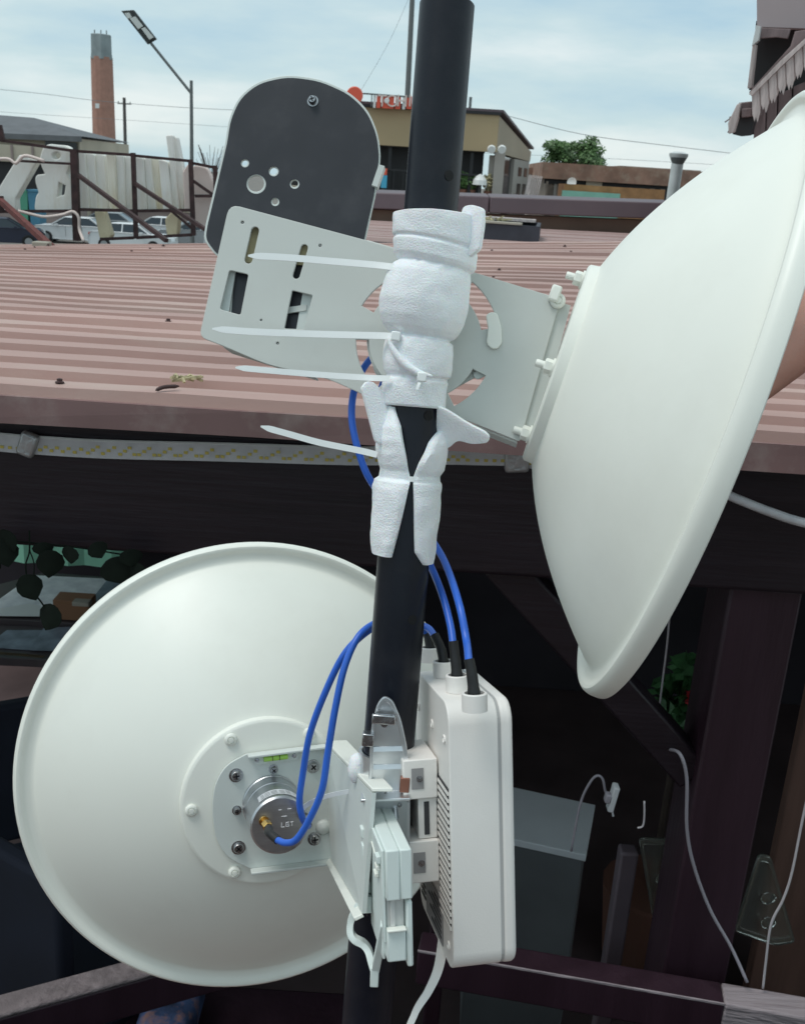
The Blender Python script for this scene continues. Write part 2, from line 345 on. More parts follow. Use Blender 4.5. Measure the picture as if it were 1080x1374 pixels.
# ---- timber terrace with corrugated roof
ter = thing('terrace_pavilion', (0, 3, -1.0), 'dark stained timber terrace with a dusty pink corrugated metal roof', 'pavilion')
def roof_z(x, y):
    z = 1.161
    if y > 2.7: k = (y - 2.7) / 1.9; z += (.085 + .061 * x) * k
    return z + .004 * noise.noise(V((x * 1.3, y * 3, 0))) + .003 * noise.noise(V((x * 4, y * 9, 3)))
def corr(ys, x0, x1, base, rise=.025, pitch=.118, dy=0):
    vs, fs = [], []; xs = [x0 + (x1 - x0) * i / 60 for i in range(61)]; prof = []
    n = int(round((ys[1] - ys[0]) / pitch))
    for i in range(n):
        a = ys[0] + i * pitch + (random.uniform(-.10, .10) * pitch if i else 0); rs_ = rise * random.uniform(.85, 1.12); cw_ = random.uniform(.44, .53)
        prof += [(a, 0), (a + pitch * .06, rs_), (a + pitch * cw_, rs_), (a + pitch * (cw_ + .12), 0)]
    prof.append((ys[0] + n * pitch, 0))
    for (y, h) in prof:
        for x in xs: vs.append(V((x, y, base(x, y) + h)))
    m = len(xs)
    for j in range(len(prof) - 1):
        for i in range(m - 1): a = j * m + i; fs.append((a, a + 1, a + 1 + m, a + m))
    k = len(vs); vs += [v - V((0, 0, .0025)) for v in vs]; fs += [tuple(q + k for q in f[::-1]) for f in fs]
    return vs, fs
sheets = []
for (y0, y1, dz, pt_) in ((1.66, 2.70, 0, .130), (2.66, 3.62, .004, .106), (3.58, 4.76, .008, .094)):
    vs, fs = corr((y0, y1), -2.5, 4.2, lambda x, y, dz=dz, y0=y0: roof_z(x, y) + dz + (.010 * max(0, noise.noise(V((x * 1.1, y0, 5)))) * max(0, 1 - (y - y0) / .25) if dz else 0), pitch=pt_)
    sheets.append(mk('roof_sheet', vs, fs, 'roof', ter, fix=False))
    sheets[-1].data.polygons.foreach_set('use_smooth', [False] * len(fs))
# folded edge strip along the eave
ev = MB()
for i in range(12):
    xa, xb = -2.5 + i * .56, -1.94 + i * .56; j = lambda x: .006 * noise.noise(V((x * 3, 0, 9)))
    ev.hexa([(xa, 1.650 + j(xa), 1.120 + j(xa)), (xb, 1.650 + j(xb), 1.120 + j(xb)), (xb, 1.662, 1.122), (xa, 1.662, 1.122),
             (xa, 1.652, roof_z(xa, 1.66) + .005), (xb, 1.652, roof_z(xb, 1.66) + .005), (xb, 1.664, roof_z(xb, 1.66) + .005), (xa, 1.664, roof_z(xa, 1.66) + .005)])
ev.make('eave_flashing', 'rooflip', ter)
sm = MB(); sm.lathe([(.008, 0), (.008, .002), (.005, .003), (.005, .007), (.001, .008)], (0, 0, 0), (0, 0, 1), 8)
screw_me = protomesh('roof_screw', sm, ['screw_rust'])
for si, (y0, pt_, rows, dz) in enumerate(((1.66, .130, 8, 0), (2.66, .106, 9, .004), (3.58, .094, 12, .008))):
    for rw_ in range(si % 2, rows, 2):
        for x in (-2.15, -1.62, -1.15, -.62, .28, .62, 1.1):
            if random.random() < .62: continue
            x += random.uniform(-.03, .03); y = y0 + rw_ * pt_ + pt_ * .30; inst('roof_screw', screw_me, (x, y, roof_z(x, y) + .0245 + dz), (0, .1, 1), sheets[si])
# timber frame
def tim(name, m, *boxes, bev=.006):
    b = MB()
    for q in boxes: b.box(*q)
    o = b.make(name, m, ter); bevel(o, bev, 2); return o
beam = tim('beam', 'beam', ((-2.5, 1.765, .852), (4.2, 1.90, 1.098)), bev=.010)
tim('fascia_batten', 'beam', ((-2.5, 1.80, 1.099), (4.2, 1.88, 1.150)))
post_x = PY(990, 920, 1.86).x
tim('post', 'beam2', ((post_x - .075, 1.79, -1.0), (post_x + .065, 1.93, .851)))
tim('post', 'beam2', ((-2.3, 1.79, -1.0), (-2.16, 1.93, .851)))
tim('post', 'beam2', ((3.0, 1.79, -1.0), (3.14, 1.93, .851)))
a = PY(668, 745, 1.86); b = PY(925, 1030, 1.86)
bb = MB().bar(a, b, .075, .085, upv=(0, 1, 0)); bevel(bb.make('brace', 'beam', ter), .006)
rz = -.02
ra, rb = V((-.05, 1.79, rz)), V((2.9, 1.325, rz))
d = (rb - ra).normalized(); nrm = V((-d.y, d.x, 0))
def rail(p, q, name, m, z0, z1, wd, bev_=.005):
    d = (q - p).normalized(); n_ = V((-d.y, d.x, 0)) * (wd / 2); b = MB(); N = 14; 
    b.hexa([V((k.x, k.y, z)) for z in (z0, z1) for k in (p - n_, q - n_, q + n_, p + n_)])
    return bevel(b.make(name, m, ter), bev_)
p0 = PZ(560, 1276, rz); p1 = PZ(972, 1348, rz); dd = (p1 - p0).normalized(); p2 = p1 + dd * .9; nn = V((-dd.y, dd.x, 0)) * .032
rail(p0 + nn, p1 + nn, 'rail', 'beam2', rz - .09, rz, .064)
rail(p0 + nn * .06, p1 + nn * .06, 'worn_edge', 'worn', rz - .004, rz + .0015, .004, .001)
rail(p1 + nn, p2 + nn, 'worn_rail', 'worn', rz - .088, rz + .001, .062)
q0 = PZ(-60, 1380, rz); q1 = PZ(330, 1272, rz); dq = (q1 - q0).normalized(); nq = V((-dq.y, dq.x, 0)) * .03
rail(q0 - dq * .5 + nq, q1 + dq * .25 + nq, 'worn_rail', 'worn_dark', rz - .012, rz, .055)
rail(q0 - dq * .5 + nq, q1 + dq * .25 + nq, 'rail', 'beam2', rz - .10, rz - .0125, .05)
c = PY(835, 1190, 1.97)
tim('baluster', 'leg', ((c.x - .021, 1.95, -1.0), (c.x + .021, 1.99, .12)))
for dx_, in ((-.42,), (.62,)):
    tim('baluster', 'beam2', ((c.x + dx_ - .02, 1.95, -1.0), (c.x + dx_ + .02, 1.99, -.10)))
c = PY(1078, 1030, 2.5)
tim('plank_screen', 'plank', ((c.x - .03, 2.5, -1.0), (c.x + .5, 2.54, .62)))
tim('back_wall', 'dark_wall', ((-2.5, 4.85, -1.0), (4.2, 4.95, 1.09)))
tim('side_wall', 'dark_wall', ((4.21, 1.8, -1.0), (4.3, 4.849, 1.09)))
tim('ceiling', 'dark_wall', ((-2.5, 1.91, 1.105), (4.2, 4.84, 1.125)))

# bits on the roof
lf = MB(); c = PZ(221, 524, 1.186)
lf.tube(smoothpath([c + V((-.012, -.012, .002)), c + V((0, 0, .006)), c + V((.022, .014, .006))], 4), [.001] + [.0035] * 7 + [.001], 6)
tag(lf.make('curled_leaf', 'screw_rust', smooth=True), 'small dark curled dry leaf lying on the pink roof sheet', 'leaf')
sp = MB(); c = PZ(250, 512, 1.186)
for i in range(14): sp.bar(c + V((random.uniform(-.03, .03), random.uniform(-.02, .02), .002)), c + V((random.uniform(-.03, .03), random.uniform(-.02, .02), .009)), .004)
tag(sp.make('straw_tuft', 'straw'), 'pale tuft of dry straw lying on the pink roof sheet', 'straw')
c = PY(56, 333, 4.6); bc = MB().box((c.x - .035, 4.58, c.z - .02), (c.x + .035, 4.64, c.z + .028))
tag(bevel(bc.make('concrete_block', 'concrete'), .004), 'pale concrete block at the foot of a rusty brace', 'block')

# ---- led strip taped along the beam
ls = thing('led_strip', (0, 1.75, 1.0), 'white silicone LED strip running along the dark roof beam', 'light strip')
pts = [PY(x, y, 1.755) for x, y in ((-900, 575), (-400, 585), (-60, 591), (40, 597), (140, 603), (300, 607), (470, 612), (560, 611), (640, 612), (710, 616), (800, 640))]
pts = smoothpath(pts, 6); s = MB()
for i in range(len(pts) - 1): s.hexa([pts[i] + V((0, -.006, -.0155)), pts[i + 1] + V((0, -.006, -.0155)), pts[i + 1] + V((0, .004, -.0155)), pts[i] + V((0, .004, -.0155)),
    pts[i] + V((0, -.006, .0155)), pts[i + 1] + V((0, -.006, .0155)), pts[i + 1] + V((0, .004, .0155)), pts[i] + V((0, .004, .0155))])
s.make('silicone_sleeve', 'led', ls)
lb = MB().tube([p + V((0, -.003, .0165)) for p in pts], .003, 6); lb.make('sleeve_edge', 'white_pt', ls)
ch = MB(); tot = 0
for i in range(len(pts) - 1):
    seg = (pts[i + 1] - pts[i]); n_ = max(1, int(seg.length / .0085))
    for k in range(n_):
        if -.95 < pts[i].x < .45:
            p = pts[i] + seg * (k / n_) + V((0, -.0068, -.006 + (k % 3) * .006)); ch.box(p - V((.0034, .0012, .0026)), p + V((.0034, 0, .0026)))
tag(ch.make('led_chips', 'chip', ls), kind='stuff')
for (x, y, tilt) in ((38, 596, .35), (693, 617, -.1)):
    c = PY(x, y, 1.745); ax = (V((1, 0, 0)), V((0, 1, 0)), V((0, 0, 1)))
    R = Matrix.Rotation(tilt, 3, 'Y'); tb = MB().obox(c, [R @ k for k in ax], (.016 if x < 100 else .022, .009, .023))
    bevel(tb.make('tape_wrap', 'tape', ls), .006)

# ---- second roof with parapet, curb and vent pipe
ann = thing('annex_building', (2.5, 6, GZ), 'low annex with faded pink roof, dark gutter and purple metal parapet coping', 'building')
MB().box((-.75, 4.95, GZ), (6.5, 7.6, 1.2)).make('wall', 'wall_brown', ann)
vs, fs = corr((4.86, 6.98), -.75, 6.5, lambda x, y: 1.27 + .012 * x + .004 * noise.noise(V((x, y * 3, 2))), rise=.018, pitch=.16); mk('roof_sheet', vs, fs, 'roof2', ann, fix=False)
MB().hexa([(-.75, 4.80, 1.236), (6.5, 4.80, 1.236 + .08), (6.5, 4.90, 1.236 + .08), (-.75, 4.90, 1.236), (-.75, 4.80, 1.262), (6.5, 4.80, 1.262 + .087), (6.5, 4.90, 1.262 + .087), (-.75, 4.90, 1.262)]).make('gutter', 'gutter', ann)
MB().hexa([(-.75, 6.99, 1.19), (6.5, 6.99, 1.19), (6.5, 7.2, 1.19), (-.75, 7.2, 1.19), (-.75, 6.99, 1.34), (6.5, 6.99, 1.40 + .1), (6.5, 7.2, 1.40 + .1), (-.75, 7.2, 1.34)]).make('parapet', 'wall_brown', ann)
for i in range(6):
    x0 = -.77 + i * 1.215; x1 = x0 + 1.21; z = lambda x: 1.35 + .026 * (x + .7)
    bevel(MB().hexa([(x0, 6.93, z(x0) - .005), (x1, 6.93, z(x1) - .005), (x1, 7.28, z(x1)), (x0, 7.28, z(x0)), (x0, 6.94, z(x0) + .098), (x1, 6.94, z(x1) + .098), (x1, 7.28, z(x1) + .115), (x0, 7.28, z(x0) + .115)]).make('coping_panel', 'coping', ann), .008)
cb = thing('roof_hatch', PY(690, 326, 5.3), 'black felt-sided roof hatch holding pale boards and straw on faded roof', 'hatch')
o_ = PY(722, 327, 5.2); ax = (V((.99, -.12, 0)), V((.12, .99, 0)), V((0, 0, 1)))
def obx(o, x0, x1, y0, y1, z0, z1): return MB().hexa([o + ax[0] * x + ax[1] * y + ax[2] * z for z in (z0, z1) for x, y in ((x0, y0), (x1, y0), (x1, y1), (x0, y1))])
obx(o_, -.50, .0, 0, .02, -.005, .082).make('side', 'curb', cb); obx(o_, -.50, 0, .60, .62, -.005, .082).make('side', 'curb', cb)
obx(o_, -.5, -.48, .021, .599, -.005, .082).make('side', 'curb', cb); obx(o_, -.02, 0, .021, .599, -.005, .082).make('side', 'curb', cb)
obx(o_, -.49, -.05, .03, .58, .04, .06).make('lid', 'curb', cb)
obx(o_, -.48, -.09, -.01, .10, .083, .092).make('board', 'concrete', cb); obx(o_, -.46, -.03, .50, .63, .084, .098).make('board', 'oldlight', cb)
st = MB()
for i in range(60):
    p = o_ + ax[0] * random.uniform(-.42, -.18) + ax[1] * random.uniform(.12, .45) + ax[2] * random.uniform(.065, .10); st.bar(p, p + V((random.uniform(-.06, .06), random.uniform(-.06, .06), random.uniform(-.01, .02))), .006)
tag(st.make('straw', 'straw', cb), kind='stuff')
vp = thing('vent_pipe', PY(897, 262, 7.8), 'white vent pipe with a flared cap rising behind the parapet', 'pipe')
b_ = PY(896, 300, 7.8); b_.z = 1.2; t_ = PY(909, 216, 7.8); MB().lathe([(.043, 0), (.043, (t_ - b_).length)], b_, t_ - b_, 20).make('pipe', 'pipe_w', vp, angle=40)
MB().lathe([(.05, 0), (.068, .035), (.068, .05), (.035, .062), (.001, .064)], t_, t_ - b_, 20).make('cap', 'pipe_w', vp, angle=30)
MB().lathe([(.035, -.02), (.06, .032), (.06, .034), (.001, .034)], t_ + V((0, -.004, -.012)), t_ - b_, 16).make('cap_throat', 'steel', vp)

# ---- weathered wooden gable house, upper right
gh = thing('timber_house', PY(1120, 240, 5.6), 'weathered timber house with jagged shingle fringe and mauve gable sheet', 'house')
GY = 5.6
def G(x, y, Y=GY): return PY(x, y, Y)
def gprism(name, poly, y0, y1, m, bev_=0):
    f0 = [G(x, y, y0) for x, y in poly]; rr_ = ray(1005, 100); dv = (rr_ / rr_.y + V((.12, 0, 0))) * (y1 - y0); n = len(poly)
    o = mk(name, f0 + [p + dv for p in f0], [tuple(range(n)), tuple(range(2 * n - 1, n - 1, -1))] + [(i, (i + 1) % n, (i + 1) % n + n, i + n) for i in range(n)], m, gh)
    if bev_: bevel(o, bev_)
    return o
gprism('gable_sheet', [(1014, -130), (1400, -160), (1400, 45), (1080, 38), (1015, 36)], 5.58, 7.3, 'gable')
gprism('attic_wall', [(1014, 28), (1240, 20), (1240, 125), (1004, 121)], 5.80, 7.2, 'frame')
gprism('fascia_board', [(1016, 37), (1060, 39), (1056, 52), (1040, 50), (1016, 52)], 5.57, 5.60, 'oldwood', .003)
gprism('corner_board', [(1009, 60), (1014, 60), (1008, 118), (1002, 119)], 5.55, 5.62, 'oldlight', .003)
gprism('corner_trim', [(1014, 34), (1020, 36), (1017, 54), (1008, 62)], 5.52, 5.60, 'pipe_w', .002)
gprism('verge_board', [(1004, 124), (1060, 62), (1066, 42), (1240, 20), (1240, 42), (1092, 50), (1070, 72), (1012, 128)], 5.46, 5.54, 'oldwood', .003)
gprism('verge_batten', [(1004, 126), (1046, 82), (1088, 44), (1092, 47), (1050, 87), (1008, 129)], 5.41, 5.455, 'oldlight', .002)
# jagged shingles, each a part, following the verge line
for i in range(26):
    t = i / 25; x = 1008 + t * 96; y = 129 - t * 93; wd_ = 6.0; ln = 33 + 5 * math.sin(i * 2.1) + random.uniform(-4, 4)
    gprism('shingle', [(x, y), (x + wd_, y - wd_ * .97), (x + wd_ + 1.5, y - wd_ * .97 + ln * .8), (x + wd_ * .45 + 1, y + ln), (x + 1, y + ln * .72)], 5.42 + (i % 3) * .006, 5.432 + (i % 3) * .006, 'oldlight')
gprism('lower_wall', [(1014, 122), (1240, 40), (1240, 420), (1020, 420), (1016, 200)], 5.81, 7.2, 'beam')
gprism('wall_board', [(1012, 140), (1026, 140), (1025, 180), (1010, 200)], 5.62, 5.70, 'oldwood', .003)
gprism('wall_board', [(1028, 142), (1042, 128), (1040, 190), (1027, 190)], 5.66, 5.74, 'oldwood', .003)
gprism('wall_board', [(1044, 126), (1062, 118), (1060, 190), (1042, 190)], 5.67, 5.745, 'oldwood', .003)
gprism('wall_board', [(1064, 116), (1084, 108), (1082, 190), (1062, 190)], 5.66, 5.74, 'oldwood', .003)
gprism('sill_beam', [(990, 138), (1014, 136), (1020, 150), (996, 158)], 5.50, 5.78, 'oldwood', .004)
gprism('sill_beam', [(994, 146), (1020, 144), (1020, 155), (994, 158)], 5.46, 5.52, 'oldwood', .004)
gprism('rafter_end', [(988, 140), (993, 138), (990, 158), (984, 178), (977, 180), (976, 165)], 5.44, 5.74, 'oldlight', .004)
gprism('rafter_end', [(992, 158), (1014, 154), (1006, 182), (994, 183), (982, 180)], 5.50, 5.8, 'frame')
for x, y in ((972, 164), (978, 158), (976, 178)): MB().bar(G(x, y, 5.6), G(992, 150, 5.6), .006).make('splinter', 'oldwood', gh)

# ---- rusty sign frame with the backs of big letters
SY = 5.35
sg = thing('steel_lattice', PY(130, 320, SY), 'rusty steel lattice with diagonal braces standing behind the pink roof', 'lattice')
def S(x, y, Y=SY): return PY(x, y, Y)
def member(name, a, b, w_=.021, m='rust', y0=SY, y1=None): MB().bar(S(*a, y0), S(*b, y1 or y0), w_).make(name, m, sg)
member('post', (100, 200), (104, 323), .034); member('post', (179, 205), (183, 320)); member('post', (256, 214), (260, 316)); member('post', (289, 222), (292, 318)); member('post', (-58, 172), (-52, 324), .03); member('post', (2, 263), (3, 284), .02)
for a, b in (((-60, 180), (0, 188)), ((0, 188), (96, 202)), ((105, 203), (178, 208)), ((182, 209), (255, 216)), ((259, 219), (289, 225))): member('top_rail', a, b, .014)
member('rail', (28, 216), (99, 220), .012); member('rail', (-60, 280), (0, 284), .016)
for a, b in (((0, 284), (100, 283)), ((106, 281), (180, 283)), ((184, 283), (257, 282)), ((262, 263), (290, 263)), ((135, 321), (180, 319)), ((184, 319), (258, 315))): member('rail', a, b, .015)
member('brace', (0, 268), (70, 332), .026, 'rust_red', SY, 4.66); member('brace', (104, 234), (224, 323), .018, 'rust', SY, 4.72); member('brace', (181, 246), (276, 308), .017, 'rust', SY, 4.9); member('brace', (260, 243), (287, 262), .014); member('strut', (0, 168), (5, 189), .02); member('strut', (228, 281), (262, 310), .012)
cw = MB().tube(smoothpath([S(-20, 215, 5.3), S(10, 213, 5.3), S(22, 219, 5.3), S(34, 209, 5.3), S(60, 216, 5.3)], 5), .008, 6); tag(cw.make('loose_cable', 'letter_pink', smooth=True), 'pale cable looping across the chevron letter of the sign', 'cable')
cw = MB().tube(smoothpath([S(25, 283, 5.3), S(45, 288, 5.3), S(62, 291, 5.3), S(85, 288, 5.3), S(98, 284, 5.3), S(106, 292, 5.3), S(107, 308, 5.3), S(113, 324, 5.25)], 5), .008, 6); tag(cw.make('loose_cable', 'letter_pink', smooth=True), 'pale cable sagging below the ampersand letter down to the roof', 'cable')
def lett(poly, label, m='letter', holes=(), y0=5.40, t=.07, name='sign_letter', r=2.5, group=None):
    n = V((0, 1, 0)); o = slab(name, fillet(poly, r), [list(h) for h in holes], V((0, y0 + t / 2, 0)), n, t, m, None, .006, sm=0); return tag(o, label, 'letter', group)
lett([(31, 209), (52, 216), (23, 266), (24, 284), (9, 282), (3, 262), (4, 252)], 'chevron-shaped pale letter back with yellow stain on the sign frame')
lett([(58, 215), (62, 200), (69, 195), (91, 197), (97, 202), (97, 219), (91, 233), (98, 247), (99, 281), (79, 283), (73, 280), (69, 283), (51, 281), (53, 264), (57, 259), (52, 243), (53, 236), (66, 235), (60, 222)], 'ampersand-shaped pale letter back beside the thick rusty post', holes=[circ(79, 209, 7.2, 6.6), [(81, 242), (93, 248), (91, 262), (79, 266)]], r=4)
sty = [([(103, 204), (116, 205), (123, 281), (105, 281)], 'letter'), ([(118, 206), (129, 208), (134, 282), (125, 281)], 'letter'), ([(131, 207), (143, 209), (148, 281), (135, 281)], 'letter'), ([(145, 206), (156, 207), (160, 281), (150, 281)], 'letter_stain'), ([(158, 209), (168, 210), (171, 281), (161, 280)], 'letter'), ([(170, 210), (179, 211), (180, 281), (172, 280)], 'letter'), ([(183, 212), (194, 213), (199, 281), (184, 281)], 'letter'), ([(196, 213), (204, 213), (212, 281), (201, 281)], 'letter'), ([(205, 212), (213, 213), (216, 240), (221, 281), (214, 281)], 'letter_stain'), ([(215, 215), (226, 218), (234, 278), (221, 281)], 'letter'), ([(225, 183), (232, 183), (236, 216), (243, 280), (236, 281), (229, 216)], 'letter'), ([(233, 184), (237, 186), (245, 214), (251, 240), (248, 281), (243, 281)], 'letter'), ([(247, 232), (256, 222), (257, 281), (250, 281)], 'letter_pink')]
for k, (pl, m) in enumerate(sty):
    ords = ['first', 'second', 'third', 'fourth', 'fifth', 'sixth', 'seventh', 'eighth', 'ninth', 'tenth', 'eleventh', 'twelfth', 'thirteenth']
    lab = {'letter': ords[k] + ' letter stroke from the thick rusty post, narrow and whitish', 'letter_stain': ords[k] + ' letter stroke from the thick rusty post, stained cream', 'letter_pink': 'short pinkish upright letter stroke against a rusty post'}[m]
    if k == 10: lab = 'tall whitish letter stroke sticking up above the top rail'
    if k == 11: lab = 'slanted whitish letter stroke with pointed tip above the top rail'
    cxp = sum(q[0] for q in pl) / len(pl); pl = [(x + (1.3 if x < cxp else -1.3), y) for x, y in pl]
    lett(pl, lab, m, y0=5.40 + .022 * (k % 3), r=1.5, t=.06, group='upright strokes of the sign letters' if k not in (10, 11, 12) else None)
lett([(262, 223), (278, 226), (290, 252), (284, 262), (262, 262)], 'pinkish rounded letter back above a short rail', 'letter_pink', r=4)
lett([(262, 265), (286, 265), (277, 306), (262, 302)], 'pinkish letter back below a short rail', 'letter_pink', r=2)
lett([(131, 284), (141, 284), (151, 316), (146, 320), (138, 319)], 'cream letter foot hanging below the lower rail', 'letter_cream', r=3)
lett([(225, 294), (236, 283), (241, 290), (239, 314), (228, 316)], 'cream rounded letter foot below the lower rail', 'letter_cream', r=4)

# ---- street lamp
sl = thing('street_lamp', V((PY(262, 240, 42).x, 42, GZ)), 'tall street lamp with angled arm and rectangular LED head', 'street lamp')
def X(x, y, Y): return PY(x, y, Y)
pt = X(257, 108, 42); MB().tube([V((pt.x, 42, GZ)), pt], [.10, .06], 10).make('pole', 'steel', sl)
MB().tube([X(257.5, 126, 42), X(203, 58, 42)], .055, 8).make('arm', 'steel', sl)
hv = [X(x, y, 42) for x, y in ((166, 16), (180, 15), (209, 52), (199, 58))]; hn = (hv[1] - hv[0]).cross(hv[2] - hv[1]).normalized()
slab3('head', hv, [], .22, 'lamp_dark', sl, .03, e1=rt, n=hn)
for q in (((168, 18), (174, 17.5), (177, 23), (172, 25)), ((175, 25), (182, 22.5), (192, 35), (186, 39)), ((190.5, 38.5), (195, 37), (206, 50), (201, 53))):
    slab3('led_panel', [X(x, y, 41.86) for x, y in q], [], .05, 'lens', sl, .01, e1=rt, n=hn)
# ---- brick water tower
wt = thing('water_tower', V((PY(139, 240, 150).x, 150, GZ)), 'brick water tower with a grey steel tank on top', 'tower')
c = PY(137, 80, 150); s = 150 / F * .98
MB().lathe([(15 * s, GZ - c.z), (13.4 * s, 0), (13.4 * s, .3)], V((c.x, 150, c.z)), (0, 0, 1), 14).make('brick_shaft', 'brick', wt)
MB().lathe([(14.6 * s, .0), (14.6 * s, .6), (14.2 * s, .6), (13.9 * s, 28 * s), (12 * s, 29 * s)], V((c.x, 150, c.z)), (0, 0, 1), 6).make('tank', 'tank', wt)
for k in (-8, 0, 7): MB().bar(V((c.x + k * s, 150, c.z + 28 * s)), V((c.x + k * s, 150, c.z + 34 * s)), .12).make('rod', 'steel', wt)
p = PY(131, 142, 147.6); MB().box(p - V((.25, .1, .3)), p + V((.25, .1, .3))).make('hatch', 'white_pt', wt)
# ---- utility poles and wires
def upole(x, ytop, Y, label, r=.12, cat='utility pole'):
    t_ = PY(x, ytop, Y); u_ = thing('utility_pole', V((t_.x, Y, GZ)), label, cat)
    MB().tube([V((t_.x, Y, GZ)), t_], [r * 1.3, r], 8).make('shaft', 'wood_pole', u_)
    MB().bar(t_ + V((-.7, 0, -.6)), t_ + V((.7, 0, -.6)), .08).make('crossarm', 'wood_pole', u_)
    for k in (-.6, .6): MB().lathe([(.05, 0), (.06, .12), (.02, .2)], t_ + V((k, 0, -.55)), (0, 0, 1), 6).make('insulator', 'steel', u_)
    return t_
upole(167, 131, 110, 'thin wooden utility pole standing beside the water tower', .16)
mt_ = thing('antenna_mast', V((PY(549, 130, 39.5).x, 39.5, GZ)), 'slim grey mast rising beside the red roof sign', 'mast'); t_ = PY(556, -60, 41.5)
MB().tube([V((PY(549, 130, 41.5).x, 41.5, GZ)), t_], [.13, .09], 8).make('shaft', 'steel', mt_); MB().bar(t_ + V((-.5, 0, -1)), t_ + V((.5, 0, -1)), .05).make('spreader', 'steel', mt_)
def wire(pp, Y, label, r=.035):
    q = smoothpath([PY(x, y, Y) for x, y in pp], 6); o = MB().tube(q, r, 5).make('overhead_wire', 'wire'); tag(o, label, 'wire')
wire([(-400, 88), (0, 120), (140, 136), (300, 147), (470, 150)], 125, 'overhead wire crossing the sky in front of the water tower', .026)
wire([(630, 148), (670, 153), (780, 180), (900, 196), (1080, 218), (1400, 262)], 60, 'overhead wire sloping from the tan building past the round tree', .016)
wire([(-300, 128), (0, 150), (200, 163), (330, 172)], 140, 'faint lower overhead wire behind the water tower', .018)
wire([(640, 205), (800, 212), (980, 222), (1300, 240)], 95, 'faint overhead wire above the rusty sheds', .014)
wire([(556, -20), (520, 60), (470, 145)], 44, 'thin stay wire running down from the slim mast', .006)

# ---- left buildings
lh = thing('grey_roof_house', PY(40, 240, 72), 'beige house with a shallow dark grey roof left of the tower', 'house')
y0, y1 = 72, 84; w0 = PY(-160, 176, y0); w1 = PY(107, 186, y0)
MB().hexa([(w0.x, y0, GZ), (w1.x, y0, GZ), (w1.x, y1, GZ), (w0.x, y1, GZ), (w0.x, y0, w0.z - .3), (w1.x, y0, w1.z), (w1.x, y1, w1.z), (w0.x, y1, w0.z - .3)]).make('wall', 'beige', lh)
e0, e1_ = PY(-160, 172, 71.4), PY(110, 183, 71.4); r0_, r1_ = PY(-160, 142, 76), PY(46, 158, 76)
MB().add([e0, e1_, V((e1_.x - .4, 84.5, e1_.z)), V((e0.x, 84.5, e0.z)), r0_, r1_, e0 - V((0, 0, .35)), e1_ - V((0, 0, .35))], [(0, 1, 5, 4), (1, 2, 5), (2, 3, 4, 5), (0, 6, 7, 1), (3, 0, 4)]).make('roof', 'grey_roof', lh)
MB().box((PY(62, 196, 71.8).x, 71.7, PY(62, 199, 71.8).z), (PY(104, 199, 71.8).x, 71.9, PY(90, 191, 71.8).z)).make('window_band', 'glass', lh)
lk = thing('beige_kiosk', PY(20, 300, 64), 'long beige kiosk with wide dark opening behind the sign letters', 'kiosk')
a = PY(-150, 186, 64); b = PY(72, 198, 64); MB().box((a.x, 64, PY(0, 216, 64).z), (b.x, 70, b.z)).make('fascia', 'beige', lk)
for k in range(9):
    x = a.x + (b.x - a.x) * k / 8; MB().box((x - .06, 63.9, PY(0, 216, 64).z), (x + .06, 63.99, b.z)).make('pilaster', 'mauve', lk)
MB().box((a.x, 64.4, PY(0, 262, 64).z), (b.x, 70, PY(0, 216, 64).z - .01)).make('opening', 'frame', lk)
MB().box((a.x, 64, GZ), (b.x, 70, PY(0, 263, 64).z)).make('plinth', 'mauve', lk)
lw = thing('yard_wall', PY(200, 300, 74), 'long mauve rendered yard wall behind the parked cars', 'wall')
a = PY(72, 262, 74); b = PY(520, 268, 74); MB().box((a.x, 74, GZ), (b.x, 74.4, a.z - .6)).make('wall', 'mauve', lw); MB().box((a.x - .1, 73.9, a.z - .599), (b.x, 74.5, a.z - .45)).make('coping', 'beige', lw)
def bin_(x0, x1, m, label):
    a, b = PY(x0, 282, 60), PY(x1, 258, 60); o = thing('waste_container', V(((a.x + b.x) / 2, 60, GZ)), label, 'container')
    MB().hexa([(a.x + .12, 60, GZ), (b.x - .12, 60, GZ), (b.x - .12, 61, GZ), (a.x + .12, 61, GZ), (a.x, 59.9, b.z), (b.x, 59.9, b.z), (b.x, 61.1, b.z), (a.x, 61.1, b.z)]).make('body', m, o)
    MB().box((a.x - .05, 59.85, b.z + .01), (b.x + .05, 61.15, b.z + .12)).make('lid', m, o)
bin_(24, 38, 'bin_g', 'green waste container seen between two sign letters'); bin_(39.5, 54, 'bin_b', 'blue waste container beside the green one')

